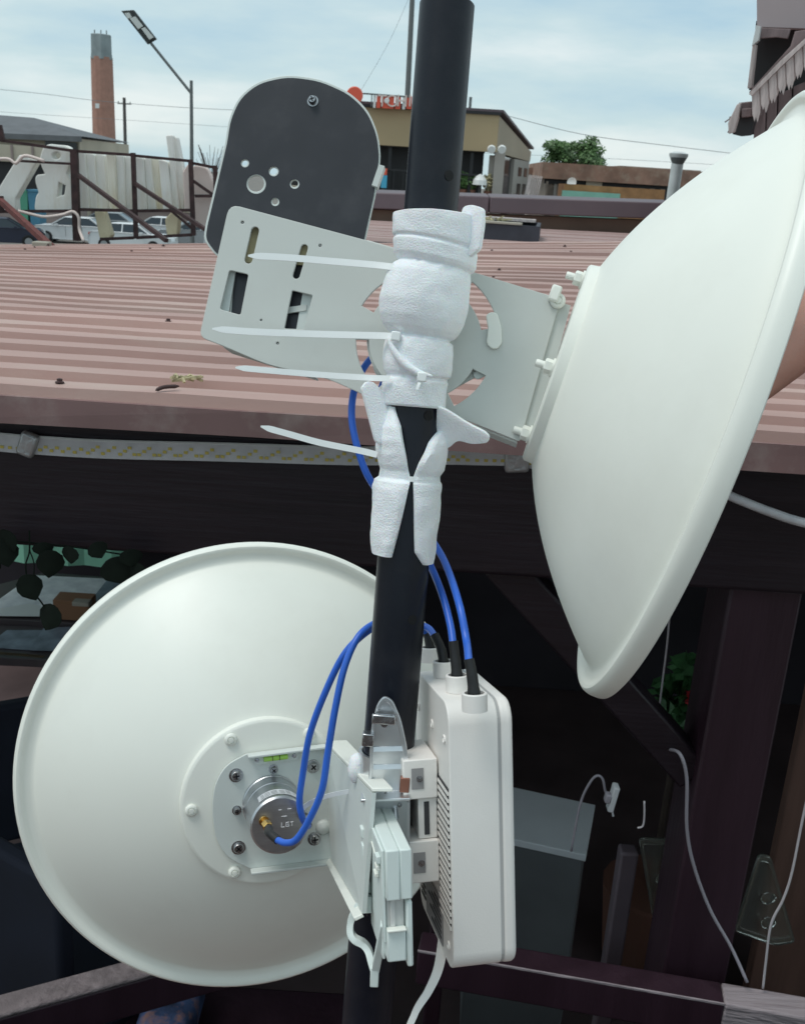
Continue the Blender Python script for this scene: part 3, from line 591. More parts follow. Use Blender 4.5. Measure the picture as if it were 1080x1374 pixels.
# ---- parked cars
def car_parts(paint):
    L_, W, H = 4.4, 1.74, 1.45
    side = [(-2.2, .42), (-2.16, .78), (-1.95, .92), (-1.0, .98), (1.35, 1.0), (2.02, .95), (2.18, .75), (2.2, .40)]
    body = MB(); n = len(side); vs = []
    for y, k in ((-W / 2, 1), (-W / 2 - .0, 1), (W / 2, 1)): pass
    for y, ins in ((-W / 2 + .05, .93), (-W / 2, 1), (W / 2, 1), (W / 2 - .05, .93)):
        vs += [(x * (1 if ins == 1 else .985), y, .28 + (z - .28) * (1 if ins == 1 else 1.03)) for x, z in side] + [(2.1, y, .24), (-2.1, y, .24)]
    m = n + 2; fs = [tuple(range(m))[::-1], tuple(3 * m + i for i in range(m))]
    for j in range(3):
        for i in range(m): fs.append((j * m + i, j * m + (i + 1) % m, (j + 1) * m + (i + 1) % m, (j + 1) * m + i))
    body.add(vs, fs)
    cab = MB(); lo = [(-1.15, .97), (1.75, .97)]; hi = [(-.35, 1.43), (1.0, 1.43)]
    cab.hexa([(-1.15, -.80, .96), (1.72, -.80, .97), (1.72, .80, .97), (-1.15, .80, .96), (-.38, -.60, 1.43), (1.02, -.60, 1.42), (1.02, .60, 1.42), (-.38, .60, 1.43)])
    rf = MB(); rf.hexa([(-.42, -.62, 1.425), (1.06, -.62, 1.415), (1.06, .62, 1.415), (-.42, .62, 1.425), (-.30, -.54, 1.47), (.92, -.54, 1.46), (.92, .54, 1.46), (-.30, .54, 1.47)])
    for s_ in (-1, 1):
        rf.bar((-1.15, s_ * .80, .97), (-.38, s_ * .61, 1.43), .06); rf.bar((1.72, s_ * .80, .97), (1.02, s_ * .61, 1.42), .07); rf.bar((.35, s_ * .81, .97), (.35, s_ * .62, 1.43), .06)
    wh = MB(); wh.lathe([(.20, -.1), (.31, -.1), (.33, -.06), (.33, .06), (.31, .1), (.20, .1)], (0, 0, 0), (0, 1, 0), 20, 0, True); wr = MB(); wr.lathe([(.001, -.085), (.06, -.10), (.19, -.08), (.20, .08), (.001, .08)], (0, 0, 0), (0, 1, 0), 14)
    lamp = MB().obox((-2.12, -.62, .74), (V((1, 0, 0)), V((0, 1, 0)), V((0, 0, 1))), (.08, .18, .08)); tail = MB().obox((2.13, -.66, .80), (V((1, 0, 0)), V((0, 1, 0)), V((0, 0, 1))), (.06, .16, .1))
    mir = MB().obox((-.75, -.96, 1.02), (V((1, 0, 0)), V((0, 1, 0)), V((0, 0, 1))), (.08, .09, .06))
    line = MB().box((-.28, -.875, .40), (-.265, -.868, .95)).box((.62, -.875, .42), (.635, -.868, .95))
    return [('body', protomesh('body', body, [paint], angle=50), [(0, 0, 0)]), ('window_glass', protomesh('window_glass', cab, ['cglass'], angle=30), [(0, 0, 0)]), ('roof', protomesh('roof', rf, [paint], angle=30), [(0, 0, 0)]),
            ('wheel', (protomesh('tyre', wh, ['tyre']), protomesh('rim', wr, ['rim'])), [(-1.35, -.80, .33), (1.32, -.80, .33), (-1.35, .80, .33), (1.32, .80, .33)]),
            ('headlight', protomesh('headlight', lamp, ['lens']), [(0, 0, 0), (0, 1.24, 0)]), ('tail_light', protomesh('tail_light', tail, ['red']), [(0, 0, 0), (0, 1.32, 0)]),
            ('mirror', protomesh('mirror', mir, [paint]), [(0, 0, 0), (0, 1.92, 0)]), ('door_seam', protomesh('door_seam', line, ['tyre']), [(0, 0, 0)])]
CP = {k: car_parts(k) for k in ('carw', 'cards', 'cardk')}
def car(x, Y, rz, paint, label):
    p = PY(x, 250, Y); o = thing('parked_car', (0, 0, 0), label, 'car', 'cars parked in the yard behind the sign'); WL[o.name] = V((0, 0, 0))
    for nm, me, ls_ in CP[paint]:
        for l in ls_:
            if nm == 'wheel':
                wo_ = link('wheel', me[0], l, o); r_ = link('rim', me[1], l, wo_)
            else: link(nm, me, l, o)
    o.location = (p.x, Y, GZ); o.rotation_euler = (0, 0, rz)
car(-2, 54, math.radians(200), 'cardk', 'navy car with bright windscreen beside the red brace')
car(98, 59, math.radians(4), 'carw', 'white car parked behind the thick rusty post')
car(178, 56, math.radians(176), 'carw', 'white car parked between the cream letter feet')
car(262, 62, math.radians(10), 'cards', 'silver car parked behind the pinkish letters')
car(48, 66, math.radians(182), 'carw', 'white car standing further back behind the navy car')
car(140, 67, math.radians(3), 'cards', 'silver car standing further back behind two white cars')
car(228, 65, math.radians(178), 'carw', 'white car standing further back near the pinkish letters')
car(330, 60, math.radians(-6), 'carw', 'white car parked behind the black rounded plate')

# ---- tan building with red sign
tb_ = thing('tan_building', PY(600, 300, 40), 'tan building with open veranda bay painted shade-dark and a sloping side roof', 'building')
FY = 40; fl = PY(380, 137, FY); fr = PY(670, 155, FY); zb = PY(663, 204, FY).z; zt = fr.z; bkx = PY(712, 204, 47)
def bx(name, x0, x1, y0, y1, z0, z1, m, par=None): return MB().box((x0, y0, z0), (x1, y1, z1)).make(name, m, par or tb_)
bx('fascia', fl.x, fr.x, FY, FY + .5, zb, zt, 'tan'); bx('fascia_cap', fl.x - .1, fr.x + .05, FY - .08, FY + .55, zt + .002, zt + .10, 'frame')
bx('veranda_shade_wall', fl.x, fr.x - .4, FY + 1.0, FY + 1.2, GZ, zb, 'frame'); bx('soffit', fl.x, fr.x - .4, FY + .51, FY + 1.0, zb - .05, zb, 'frame')  # near-black rear wall paints in the shade of the open bay
sillz = PY(520, 257, FY).z
bx('balcony_slab', fl.x, fr.x, FY - .05, FY + .98, sillz - .35, sillz, 'beige')
bx('base_wall', fl.x, fr.x, FY + .05, FY + .9, GZ, sillz - .36, 'tan_side')
px0 = PY(663, 230, FY).x; px1 = PY(676, 230, FY).x
bx('pillar', px0 - .02, px1, FY + .02, FY + .42, GZ, zb - .002, 'pillar')
for x in (522, 632): q = PY(x, 230, FY); bx('veranda_post', q.x - .06, q.x + .06, FY + .15, FY + .27, sillz, zb - .06, 'frame')
for k in range(22):
    x = fl.x + (fr.x - .6 - fl.x) * k / 21; bx('baluster', x - .015, x + .015, FY + .10, FY + .13, sillz, sillz + .75, 'frame')
bx('handrail', fl.x, fr.x - .5, FY + .08, FY + .15, sillz + .76, sillz + .82, 'frame')
MB().hexa([(fr.x - .01, FY + .02, zb), (bkx.x, 47, zb - .1), (bkx.x - .4, 47.2, zb - .1), (fr.x - .3, FY + .4, zb), (fr.x + .01, FY + .01, zt - .02), (bkx.x + .02, 47, bkx.z), (bkx.x - .4, 47.2, bkx.z), (fr.x - .3, FY + .4, zt - .02)]).make('gable_wall', 'tan_side', tb_)
def sp_(t, z): return V((fr.x + (bkx.x - fr.x) * t, FY + 7 * t, z))
def side(name, t0, t1, z0, z1, m, off=0.0, th=.3):
    n = V((7, -(bkx.x - fr.x), 0)).normalized(); a_, b_ = sp_(t0, 0) + n * off, sp_(t1, 0) + n * off; c_, d_ = a_ - n * th, b_ - n * th
    return MB().hexa([V((p.x, p.y, z)) for z in (z0, z1) for p in (a_, b_, d_, c_)]).make(name, m, tb_)
side('side_wall', .52, .999, GZ, zb - .105, 'pillar', -.02); side('side_door', .14, .50, GZ, zb - .105, 'glass', -.12); side('side_pillar', .04, .13, GZ, zb - .105, 'pillar', -.02)
for t in (.66, .84):
    for z0, z1 in ((zb - .75, zb - .40), (zb - 1.7, zb - 1.05)): f_ = side('window', t, t + .10, z0, z1, 'glass', .0, .03)
MB().add([V((fl.x, FY, zt + .11)), V((fr.x + .15, FY, zt + .11)), V((bkx.x + .15, 47.3, bkx.z + .12)), V((fl.x, 47.3, bkx.z + .12)), V((fl.x, FY, zt + .2)), V((fr.x + .15, FY, zt + .2)), V((bkx.x + .15, 47.3, bkx.z + .2)), V((fl.x, 47.3, bkx.z + .2))], [(0, 1, 2, 3), (4, 5, 6, 7), (0, 1, 5, 4), (1, 2, 6, 5), (2, 3, 7, 6), (3, 0, 4, 7)]).make('roof', 'coping', tb_)
bx('roof_stub', PY(630, 150, FY + 1).x - .05, PY(630, 150, FY + 1).x + .05, FY + 1, FY + 1.1, zt, zt + .65, 'steel')
for x in (659, 673):
    q = PY(x, 199, FY - .3); l_ = MB().lathe([(.02, 0), (.16, .12), (.14, .22)], q, (0, -1, -.3), 10).make('floodlight', 'sign_white', tb_)
# flights of stairs rail
for k in range(7): t = .45 + k * .07; n_ = V((7, -(bkx.x - fr.x), 0)).normalized(); MB().bar(sp_(t, sillz - .1) + n_ * .6, sp_(t + .12, sillz + .95) + n_ * .6, .05).make('stair_rail', 'oldlight', tb_)
# roof sign: orange disc and block letters
rs = thing('roof_sign', PY(520, 146, 39.7), 'orange and white block letter sign on the tan roof edge', 'sign')
ry = 39.7
def sgb(x0, x1, y0_, y1_, m, name='letter_panel', yy=ry, t=.12):
    p = PY(x0, y1_, yy); q = PY(x1, y0_, yy); return MB().box((p.x, yy, p.z), (q.x, yy + t, q.z)).make(name, m, rs)
sgb(497.5, 499.5, 127, 143, 'steel', 'support'); MB().bar(PY(487, 125.5, ry), PY(551, 130, ry), .05).make('top_bar', 'steel', rs)
for x0, x1, t0, m in ((500.5, 504.5, 128, 'sign_white'), (505, 511, 128, 'sign_red'), (512, 529, 128.5, 'sign_red'), (530, 538, 129.5, 'sign_red'), (539.5, 544, 130, 'sign_white'), (545, 553, 129.5, 'sign_red'), (554, 566, 130.5, 'sign_red'), (568, 573, 131, 'sign_white')): sgb(x0, x1, t0, t0 + 16.5, m)
for ch_, x_ in (('T', 506.0), ('O', 517), ('H', 531.2), ('I', 547)):
    cu = bpy.data.curves.new('t', 'FONT'); cu.body = ch_; cu.size = .58; cu.extrude = .02; ob = bpy.data.objects.new('t', cu); COL.objects.link(ob)
    me = bpy.data.meshes.new_from_object(ob.evaluated_get(bpy.context.evaluated_depsgraph_get())); bpy.data.objects.remove(ob)
    me.materials.clear(); me.materials.append(MT['letter_pink']); p = PY(x_, 142.5, ry - .03); link('letter', me, p, rs, rot=Matrix.Rotation(math.pi / 2, 3, 'X'))
p = PY(519, 135, ry - .04); MB().lathe([(.001, .03), (.09, .03), (.1, 0), (.001, 0)], p, (0, -1, 0), 12).make('white_emblem', 'sign_white', rs)
rd = thing('round_sign', PY(476, 145, 39.4), 'round orange sign disc standing on the tan roof', 'sign'); p = PY(476, 128, 39.4)
MB().lathe([(.001, .1), (.27, .1), (.3, .07), (.3, .03), (.001, 0)], p, (0, -1, 0), 24).make('disc', 'sign_red', rd, angle=30); MB().bar(p + V((0, .05, -.2)), V((p.x, 39.45, zt)), .04).make('stem', 'steel', rd)
# veranda contents
p = PY(515, 256, 40.4); fg = thing('banner_flag', V((p.x, 40.2, sillz)), 'narrow red and blue banner hanging on the veranda', 'banner')
for (a_, b_, m) in ((226, 235, 'sign_red'), (235, 252, 'flag_blue')):
    u0, u1 = PY(511, b_, 40.0), PY(519.5, a_, 40.0); MB().box((u0.x, 40.0, u0.z + .003), (u1.x, 40.03, u1.z)).make('cloth', m, fg)
MB().bar(V((PY(515, 225, 40.02).x, 40.02, sillz)), PY(515, 224, 40.02) + V((0, .03, .05)), .025).make('staff', 'steel', fg)
p = PY(644, 240, 39.95); um = thing('parasol', V((p.x, 39.97, sillz)), 'small white parasol on the veranda of the tan building', 'parasol')
MB().lathe([(.28, -.22), (.26, -.05), (.15, .10), (.02, .17)], PY(644, 240, 39.97), (0, 0, 1), 10).make('canopy', 'sign_white', um); MB().bar(V((p.x, 39.97, sillz)), PY(644, 240, 39.97), .03).make('stick', 'steel', um)
def leafy(mb, c, rx, rz_, n, size, mi=0, hollow=.2):
    for i in range(n):
        d_ = V((random.gauss(0, 1), random.gauss(0, 1), random.gauss(0, 1))).normalized(); r_ = random.uniform(hollow, 1) ** .6
        p = c + V((d_.x * rx * r_, d_.y * rx * r_, d_.z * rz_ * r_)); u = V((random.gauss(0, 1), random.gauss(0, 1), random.gauss(0, 1))).normalized(); v_ = u.orthogonal().normalized(); s_ = size * random.uniform(.5, 1.3)
        mb.add([p - u * s_, p + v_ * s_ * .45, p + u * s_, p - v_ * s_ * .45], [(0, 1, 2, 3)], mi)
    return mb
for x, lab in ((622, 'dark shrub in a pot on the veranda beside the black pole'), (633, 'brownish potted shrub left of the white parasol'), (655, 'yellow-green potted plant right of the white parasol')):
    p = PY(x, 246, 40.3); pl = thing('potted_plant', V((p.x, 40.3, sillz)), lab, 'plant'); MB().lathe([(.12, 0), (.17, .25), (.15, .25), (.001, .22)], V((p.x, 40.3, sillz)), (0, 0, 1), 10).make('pot', 'pot', pl)
    mk('foliage', *(lambda q: (q.v, q.f))(leafy(MB(), V((p.x, 40.3, sillz + .55)), .24, .32, 160, .10)), 'straw' if x == 655 else 'leaf', pl, fix=False)

# ---- tree, sheds, far strip
def tree(cx, cy, Y, rx, rz_, lab, n=4300, size=.17, name='round_tree'):
    c = PY(cx, cy, Y); o = thing(name, V((c.x, Y, GZ)), lab, 'tree')
    t = MB(); t.tube(smoothpath([V((c.x + .1, Y, GZ)), V((c.x, Y, (GZ + c.z) / 2)), c], 5), [.24 - .012 * i for i in range(11)], 8); t.make('trunk', 'bark', o)
    cr = MB(); lim = MB()
    for k in range(24):
        d_ = V((random.gauss(0, 1), random.gauss(0, 1), random.gauss(.15, .8))).normalized(); q = c + V((d_.x * rx, d_.y * rx, d_.z * rz_)) * random.uniform(.45, .85)
        lim.tube([c - V((0, 0, rz_ * .6)), (c + q) / 2 + V((0, 0, -.1)), q], [.08, .05, .02], 5); leafy(cr, q, rx * random.uniform(.2, .42), rz_ * random.uniform(.2, .40), n // 24, size, 0, .05)
    lim.make('limbs', 'bark', o); tag(mk('crown', cr.v, cr.f, 'leaf', o, fix=False), kind='stuff')
tree(766, 207, 72, 2.3, 1.45, 'round green tree standing behind the rusty shed roofs')
tree(755, 233, 100, 1.0, .9, 'small far bush peeping above the rusty shed roofs', 1400, .16, 'far_bush')
def shed(x0, x1, yt, yb, Y, parts_, lab):
    a, b = PY(x0, yt, Y), PY(x1, yt, Y); o = thing('old_shed', V(((a.x + b.x) / 2, Y, GZ)), lab, 'shed'); zt_ = (a.z + b.z) / 2
    for (n_, m, u0, u1, v0, v1, off, th) in parts_:
        p, q = PY(u0, (v1), Y + off), PY(u1, v0, Y + off); MB().box((p.x, Y + off, min(p.z, q.z)), (q.x, Y + off + th, max(p.z, q.z))).make(n_, m, o)
    return o
shed(708, 728, 228, 268, 52, [('wall', 'letter_pink', 706, 728, 232, 300, 0, 4), ('roof', 'rustroof', 704, 730, 226, 233, -.3, 4.6)], 'small pinkish shed between the tan building and the rusty sheds')
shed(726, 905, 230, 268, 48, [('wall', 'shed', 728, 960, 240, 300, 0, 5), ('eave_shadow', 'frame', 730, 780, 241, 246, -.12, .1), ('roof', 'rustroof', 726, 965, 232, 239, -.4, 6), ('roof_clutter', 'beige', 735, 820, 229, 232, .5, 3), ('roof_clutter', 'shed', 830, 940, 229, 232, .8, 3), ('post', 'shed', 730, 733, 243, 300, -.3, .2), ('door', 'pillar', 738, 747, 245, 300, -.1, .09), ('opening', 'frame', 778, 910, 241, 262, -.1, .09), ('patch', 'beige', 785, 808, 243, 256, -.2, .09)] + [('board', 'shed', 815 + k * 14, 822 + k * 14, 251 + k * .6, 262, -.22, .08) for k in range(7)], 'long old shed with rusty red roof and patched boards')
shed(750, 832, 256, 268, 44, [('wall', 'ochre', 752, 892, 255, 300, .3, 2), ('turquoise_panel', 'turq', 750, 832, 260, 300, 0, .2)], 'ochre board lean-to with a turquoise sheet panel')
p = PY(767, 245, 46.5); wb = thing('satellite_dish', V((p.x, 46.6, GZ)), 'small white satellite dish in front of the rusty sheds', 'satellite dish'); MB().lathe([(.001, .0), (.1, .01), (.2, .05), (.21, .05), (.11, -.03), (.001, -.05)], p, (-.4, -1, .3), 16).make('reflector', 'white_pt', wb); MB().bar(V((p.x, 46.65, GZ)), p + V((0, .06, 0)), .05).make('mast', 'steel', wb)
hb = MB()
for i in range(5000):
    x = random.uniform(10, 260); y = random.uniform(150, 190); h_ = 2.2 + 1.2 * noise.noise(V((x * .05, y * .05, 0)))
    leafy(hb, V((x, y, GZ + random.random() * h_)), .8, .5, 1, .6)
tag(mk('far_hedge', hb.v, hb.f, 'leaf', fix=False), 'dull green scrub growing far behind the sheds', 'scrub', kind='stuff')
p = PY(283, 205, 90); sh_ = thing('bare_shrub', V((p.x, 90, GZ)), 'thin leafless shrub above the sign beside the black plate', 'shrub')
tw = MB()
for i in range(26): a_ = V((p.x, 90, GZ + 3)); tw.bar(a_, p + V((random.uniform(-1.2, 1.2), random.uniform(-.6, .6), random.uniform(-.6, .8))), .03)
tw.make('twigs', 'bark', sh_); MB().bar(V((p.x, 90, GZ)), V((p.x, 90, GZ + 3)), .12).make('trunk', 'bark', sh_)

# ---- terrace contents
def ztable(name, polypx, z, t, m, lab, edge=None):
    o = thing(name, PZ(*polypx[0], z) - V((0, 0, z + 1.0)), lab, 'table'); pts_ = [PZ(x, y, z) for x, y in polypx]
    slab3('tabletop', [q - V((0, 0, t / 2)) for q in pts_], [], t, m, o, .003, e1=V((1, 0, 0)), n=V((0, 0, 1)))
    c_ = sum(pts_, V()) / len(pts_)
    for q in pts_[:4]: k = q + (c_ - q) * .08; MB().box((k.x - .025, k.y - .025, -1.0), (k.x + .025, k.y + .025, z - t - .001)).make('leg', 'table', o)
    return o
ztable('rear_table', [(-60, 800), (60, 768), (420, 795), (330, 850), (-60, 826)], -.25, .03, 'table', 'long dark table covered with printed sheets under the roof')
for k, (pl, m, lab) in enumerate([([(-20, 818), (45, 772), (150, 777), (112, 815)], 'paper', 'large printed sheet on the rear table behind the ivy'), ([(112, 818), (146, 776), (250, 790), (215, 830)], 'paper_dk', 'blue-grey printed sheet on the rear table next to the disc'), ([(-30, 822), (40, 810), (75, 818), (60, 827), (-30, 826)], 'white_pt', 'thin white folded sheet at the front edge of the rear table')]):
    pp = [PZ(x, y, -.246 + .003 * k) for x, y in pl]; tag(slab3('paper_sheet', pp, [], .002, m, None, e1=V((1, 0, 0)), n=V((0, 0, 1))), lab, 'paper')
ztable('front_table', [(-80, 878), (-40, 838), (130, 842), (330, 870), (280, 905), (50, 884)], -.27, .035, 'table', 'nearer dark table with plywood edge and scattered magazines')
pp = [PZ(x, y, -.285) for x, y in ((-60, 877), (60, 886), (130, 884), (128, 889), (60, 892), (-60, 884))]; 
tag(bevel(MB().bar(PZ(-90, 874, -.285), PZ(62, 886, -.285), .03, .03).make('edge_board', 'table_edge'), .004), 'light plywood board edge along the nearer terrace table', 'board')
for k, (pl, lab) in enumerate([([(-20, 868), (10, 846), (70, 846), (40, 872)], 'dark magazine lying on the nearer terrace table'), ([(40, 872), (60, 842), (105, 842), (96, 874)], 'bluish magazine with creased cover on the nearer terrace table')]):
    tag(slab3('magazine', [PZ(x, y, -.266 + .004 * k) for x, y in pl], [], .004, 'paper_dk', None, e1=V((1, 0, 0)), n=V((0, 0, 1))), lab, 'magazine')
p = PZ(92, 828, -.247); cbx = MB().box((p.x - .05, p.y - .03, -.247), (p.x + .10, p.y + .06, -.16)); tag(bevel(cbx.make('carton', 'box_brown'), .003), 'small brown carton on the rear table beside the ivy', 'carton')
p = PZ(105, 812, -.158); tag(bevel(MB().box((p.x - .02, p.y - .015, -.158), (p.x + .05, p.y + .03, -.14)).make('tape_roll', 'concrete'), .004), 'beige lump on top of the brown carton', 'roll')
gc = thing('green_partition', V((PY(100, 760, 4.5).x, 4.5, -1)), 'pale green cloth screen hanging behind the terrace table', 'screen')
a, b = PY(-60, 776, 4.55), PY(170, 720, 4.55); cl = MB()
for i in range(12):
    x0 = a.x + (b.x - a.x) * i / 12; x1 = a.x + (b.x - a.x) * (i + 1) / 12; j0, j1 = .015 * math.sin(i * 2.2), .015 * math.sin(i * 2.2 + 2.2)
    cl.hexa([(x0, 4.55 + j0, -.33), (x1, 4.55 + j1, -.33), (x1, 4.56 + j1, -.33), (x0, 4.56 + j0, -.33), (x0, 4.55 + j0, 1.10), (x1, 4.55 + j1, 1.10), (x1, 4.56 + j1, b.z + .1), (x0, 4.56 + j0, b.z + .1)])
cl.make('cloth', 'green_cloth', gc)
# hanging ivy
iv = thing('ivy_garland', PY(40, 740, 1.72), 'dark artificial ivy hanging below the roof beam', 'garland')
iy = 1.71
def ileaf(cx, cy, w_, h_, rot, tw_):
    m = MB(); c_ = PY(cx, cy, iy); s_ = 1.80 / F; pr = []
    for (u, v_) in ((0, -1), (.35, -.78), (.85, -.35), (1, .1), (.8, .6), (.35, .92), (0, 1.0), (-.35, .92), (-.8, .6), (-1, .1), (-.85, -.35), (-.35, -.78)):
        x_ = u * w_ / 2; y_ = v_ * h_ / 2; c2, s2 = math.cos(rot), math.sin(rot); pr.append(V(((x_ * c2 - y_ * s2) * s_, tw_ * u * .008 - .004 * (1 - abs(u)), (x_ * s2 + y_ * c2) * s_)) + c_)
    mid = c_ + V((0, -.006, 0)); m.add(pr + [mid] + [q + V((0, .0012, 0)) for q in pr] + [mid + V((0, .0012, 0))], [(i, (i + 1) % 12, 12) for i in range(12)] + [((i + 1) % 12 + 13, i + 13, 25) for i in range(12)] + [(i, i + 13, (i + 1) % 12 + 13, (i + 1) % 12) for i in range(12)])
    o = m.make('leaf', 'ivy', iv, angle=25)
for a_ in ((8, 742, 34, 40, .2, 1), (12, 725, 30, 36, .5, -1), (68, 756, 36, 42, -.1, 1), (95, 744, 28, 26, .1, -1), (158, 765, 46, 40, .4, 1), (185, 770, 30, 34, -.3, -1), (132, 738, 26, 24, .5, 1), (41, 788, 34, 40, .45, 1), (68, 828, 36, 42, -.35, -1), (-14, 760, 30, 40, .3, 1), (176, 748, 30, 26, .1, 1), (58, 736, 26, 20, 0, 1)): ileaf(*a_)
MB().tube(smoothpath([PY(x, y, iy + .004) for x, y in ((40, 712), (40, 740), (35, 760), (41, 788), (56, 808), (68, 828))], 5), .0016, 6).make('stem', 'ivy', iv); MB().tube(smoothpath([PY(x, y, iy + .004) for x, y in ((40, 738), (46, 755), (46, 772))], 5), .0012, 6).make('stem', 'ivy', iv)
MB().tube(smoothpath([PY(x, y, 1.745) for x, y in ((-20, 722), (40, 728), (100, 734), (190, 748))], 5), .0016, 6).make('stem', 'ivy', iv)
# cabinet, chairs, cords, plants
tp = [PZ(x, y, -.25) for x, y in ((640, 1114), (640, 1046), (797, 1080), (785, 1146))]
cab_ = thing('terrace_cabinet', V((tp[3].x, tp[3].y, -1)), 'grey cabinet with a white top seen past the radio box', 'cabinet')
slab3('top', [q - V((0, 0, .012)) for q in tp], [], .024, 'cabinet_top', cab_, .003, e1=V((1, 0, 0)), n=V((0, 0, 1)))
cc_ = sum(tp, V()) / 4; k = [q + (cc_ - q) * .04 for q in tp]
MB().hexa([V((q.x, q.y, -1.0)) for q in (k[0], k[3], k[2], k[1])] + [V((q.x, q.y, -.275)) for q in (k[0], k[3], k[2], k[1])]).make('carcass', 'cabinet', cab_)
dv = (k[3] - k[0]); nn_ = V((dv.y, -dv.x, 0)).normalized()
def chair(x, y, z_, rz, lab):
    c_ = PZ(x, y, z_); o = thing('dining_chair', V((c_.x, c_.y, -1)), lab, 'chair', ); Rz = Matrix.Rotation(rz, 3, 'Z'); ax_ = [Rz @ V(k_) for k_ in ((1, 0, 0), (0, 1, 0), (0, 0, 1))]; b0 = V((c_.x, c_.y, -1))
    bevel(MB().obox(b0 + V((0, 0, .44)), ax_, (.22, .22, .035)).make('seat', 'navy', o), .015, 3); bevel(MB().obox(b0 + ax_[1] * .21 + V((0, 0, .74)), ax_, (.21, .025, .24)).make('backrest', 'navy', o), .015, 3)
    for i_, j_ in ((-1, -1), (1, -1), (1, 1), (-1, 1)): MB().obox(b0 + ax_[0] * .19 * i_ + ax_[1] * .19 * j_ + V((0, 0, .2)), ax_, (.018, .018, .2)).make('leg', 'table', o)
chair(20, 1180, -.5, .5, 'navy upholstered chair on the terrace left of the lower disc'); chair(110, 1290, -.52, 2.6, 'navy upholstered chair turned towards the worn corner rail')
def cordo(pp, Y, r, m, lab, name='cord', cat='cord'):
    q = smoothpath([PY(*p_[:2], p_[2] if len(p_) > 2 else Y) for p_ in pp], 6); tag(MB().tube(q, r, 8).make(name, m, smooth=True), lab, cat)
cordo([(896, 1005, 1.83), (912, 1012, 1.77), (921, 1045, 1.76), (921, 1110, 1.76), (930, 1160, 1.76), (952, 1220, 1.75), (980, 1270, 1.73), (1002, 1318, 1.70)], 1.76, .0035, 'cord', 'grey power cord hanging across the dark post to the rail')
cordo([(1092, 1030), (1077, 1095), (1062, 1170), (1050, 1207), (1034, 1240), (1027, 1290), (1023, 1326)], 1.70, .0026, 'cordw', 'thin white cord hanging beside the brown plank screen')
cordo([(766, 1142), (778, 1080), (790, 1052), (800, 1041), (808, 1045), (812, 1062), (818, 1068)], 1.84, .0028, 'cord', 'thin grey lead looping from the small socket')
sk = thing('plug_adapter', PY(822, 1090, 1.80), 'small white plug adapter on the dark brace', 'plug'); c_ = PY(822, 1070, 1.815); X_ = Matrix.Rotation(.12, 3, 'Y'); axs = [X_ @ V(k_) for k_ in ((1, 0, 0), (0, 1, 0), (0, 0, 1))]
bevel(MB().obox(c_, axs, (.0065, .012, .030)).make('body', 'socket', sk), .003); bevel(MB().obox(c_ + V((-.012, -.004, .002)), axs, (.006, .009, .010)).make('plug', 'cord', sk), .003); MB().bar(c_ + V((.002, 0, -.031)), c_ + V((.006, 0, -.045)), .004).make('pin', 'socket', sk)
cordo([(864, 1075), (864, 1095), (862, 1108), (855, 1111)], 1.79, .002, 'cordw', 'short white hook hanging under the dark brace', 'hook', 'hook')
cordo([(900, 800), (895, 860), (889, 910), (884, 950), (880, 985)], 1.93, .0022, 'cordw', 'pale knotted string hanging beside the red flower', 'string', 'string')
cordo([(960, 656, 1.70), (985, 668, 1.70), (1030, 686, 1.69), (1080, 702, 1.68), (1160, 716, 1.67), (1260, 716, 1.66), (1330, 690, 1.69)], 1.7, .0085, 'led', 'clear rope light tube drooping from the beam beside the big disc', 'rope_light', 'rope light')
pl = thing('flower_pot', V((PY(920, 950, 2.9).x, 2.9, -1)), 'potted plant with a red flower in the dark terrace', 'plant'); c_ = PY(916, 940, 2.9)
MB().lathe([(.11, 0), (.14, .02), (.17, .30), (.15, .30), (.001, .27)], V((c_.x, 2.9, -1)), (0, 0, 1), 16).make('pot', 'pot', pl); MB().tube([V((c_.x, 2.9, -.75)), c_], .012, 6).make('stem', 'bark', pl)
mk('foliage', *(lambda q: (q.v, q.f))(leafy(MB(), c_, .11, .16, 240, .035)), 'plant', pl, fix=False); mk('flower', *(lambda q: (q.v, q.f))(leafy(MB(), PY(936, 940, 2.82), .035, .035, 70, .028)), 'flower', pl, fix=False)
def tray(poly, Y, lab):
    n_ = V((0, 1, .1)).normalized(); q_ = PY(*poly[0], Y); o = thing('clear_container', PY(*poly[2], Y), lab, 'container'); slab('tray', poly, [], q_, n_, .012, 'clear', o, .003, 5)
    cx = sum(p_[0] for p_ in poly) / len(poly); cy = sum(p_[1] for p_ in poly) / len(poly)
    slab('rim', poly, [[(cx + (x_ - cx) * .88, cy + (y_ - cy) * .9) for x_, y_ in fillet(poly, 5)]], q_ - n_ * .009, n_, .005, 'clear', o, .001, 5)
    for f_ in (.3, -.25): MB().lathe([(.014, 0), (.018, .006), (.001, .012)], HIT(cx, cy + f_ * 60, q_, n_) - n_ * .008, -n_, 12).make('boss', 'clear', o)
tray([(858, 1126), (908, 1128), (906, 1225), (890, 1238), (876, 1228)], 1.96, 'clear moulded plastic tray hung beside the mauve baluster'); tray([(1018, 1148), (1032, 1150), (1064, 1262), (1040, 1266), (986, 1248)], 1.95, 'clear triangular plastic tray hung by the white cord')
c_ = PZ(215, 1372, -.45); cu_ = MB().box((c_.x - .06, c_.y - .22, -.56), (c_.x + .08, c_.y + .2, -.42)); o_ = cu_.make('cushion', 'fabric'); bevel(o_, .05, 4); tag(o_, 'blue and orange patterned cushion below the worn corner rail', 'cushion')
bn = MB().box((c_.x - .5, c_.y - .3, -1.0), (c_.x + .5, c_.y + .25, -.562)); tag(bevel(bn.make('bench', 'beam2'), .01), 'dark bench box under the patterned cushion', 'bench')

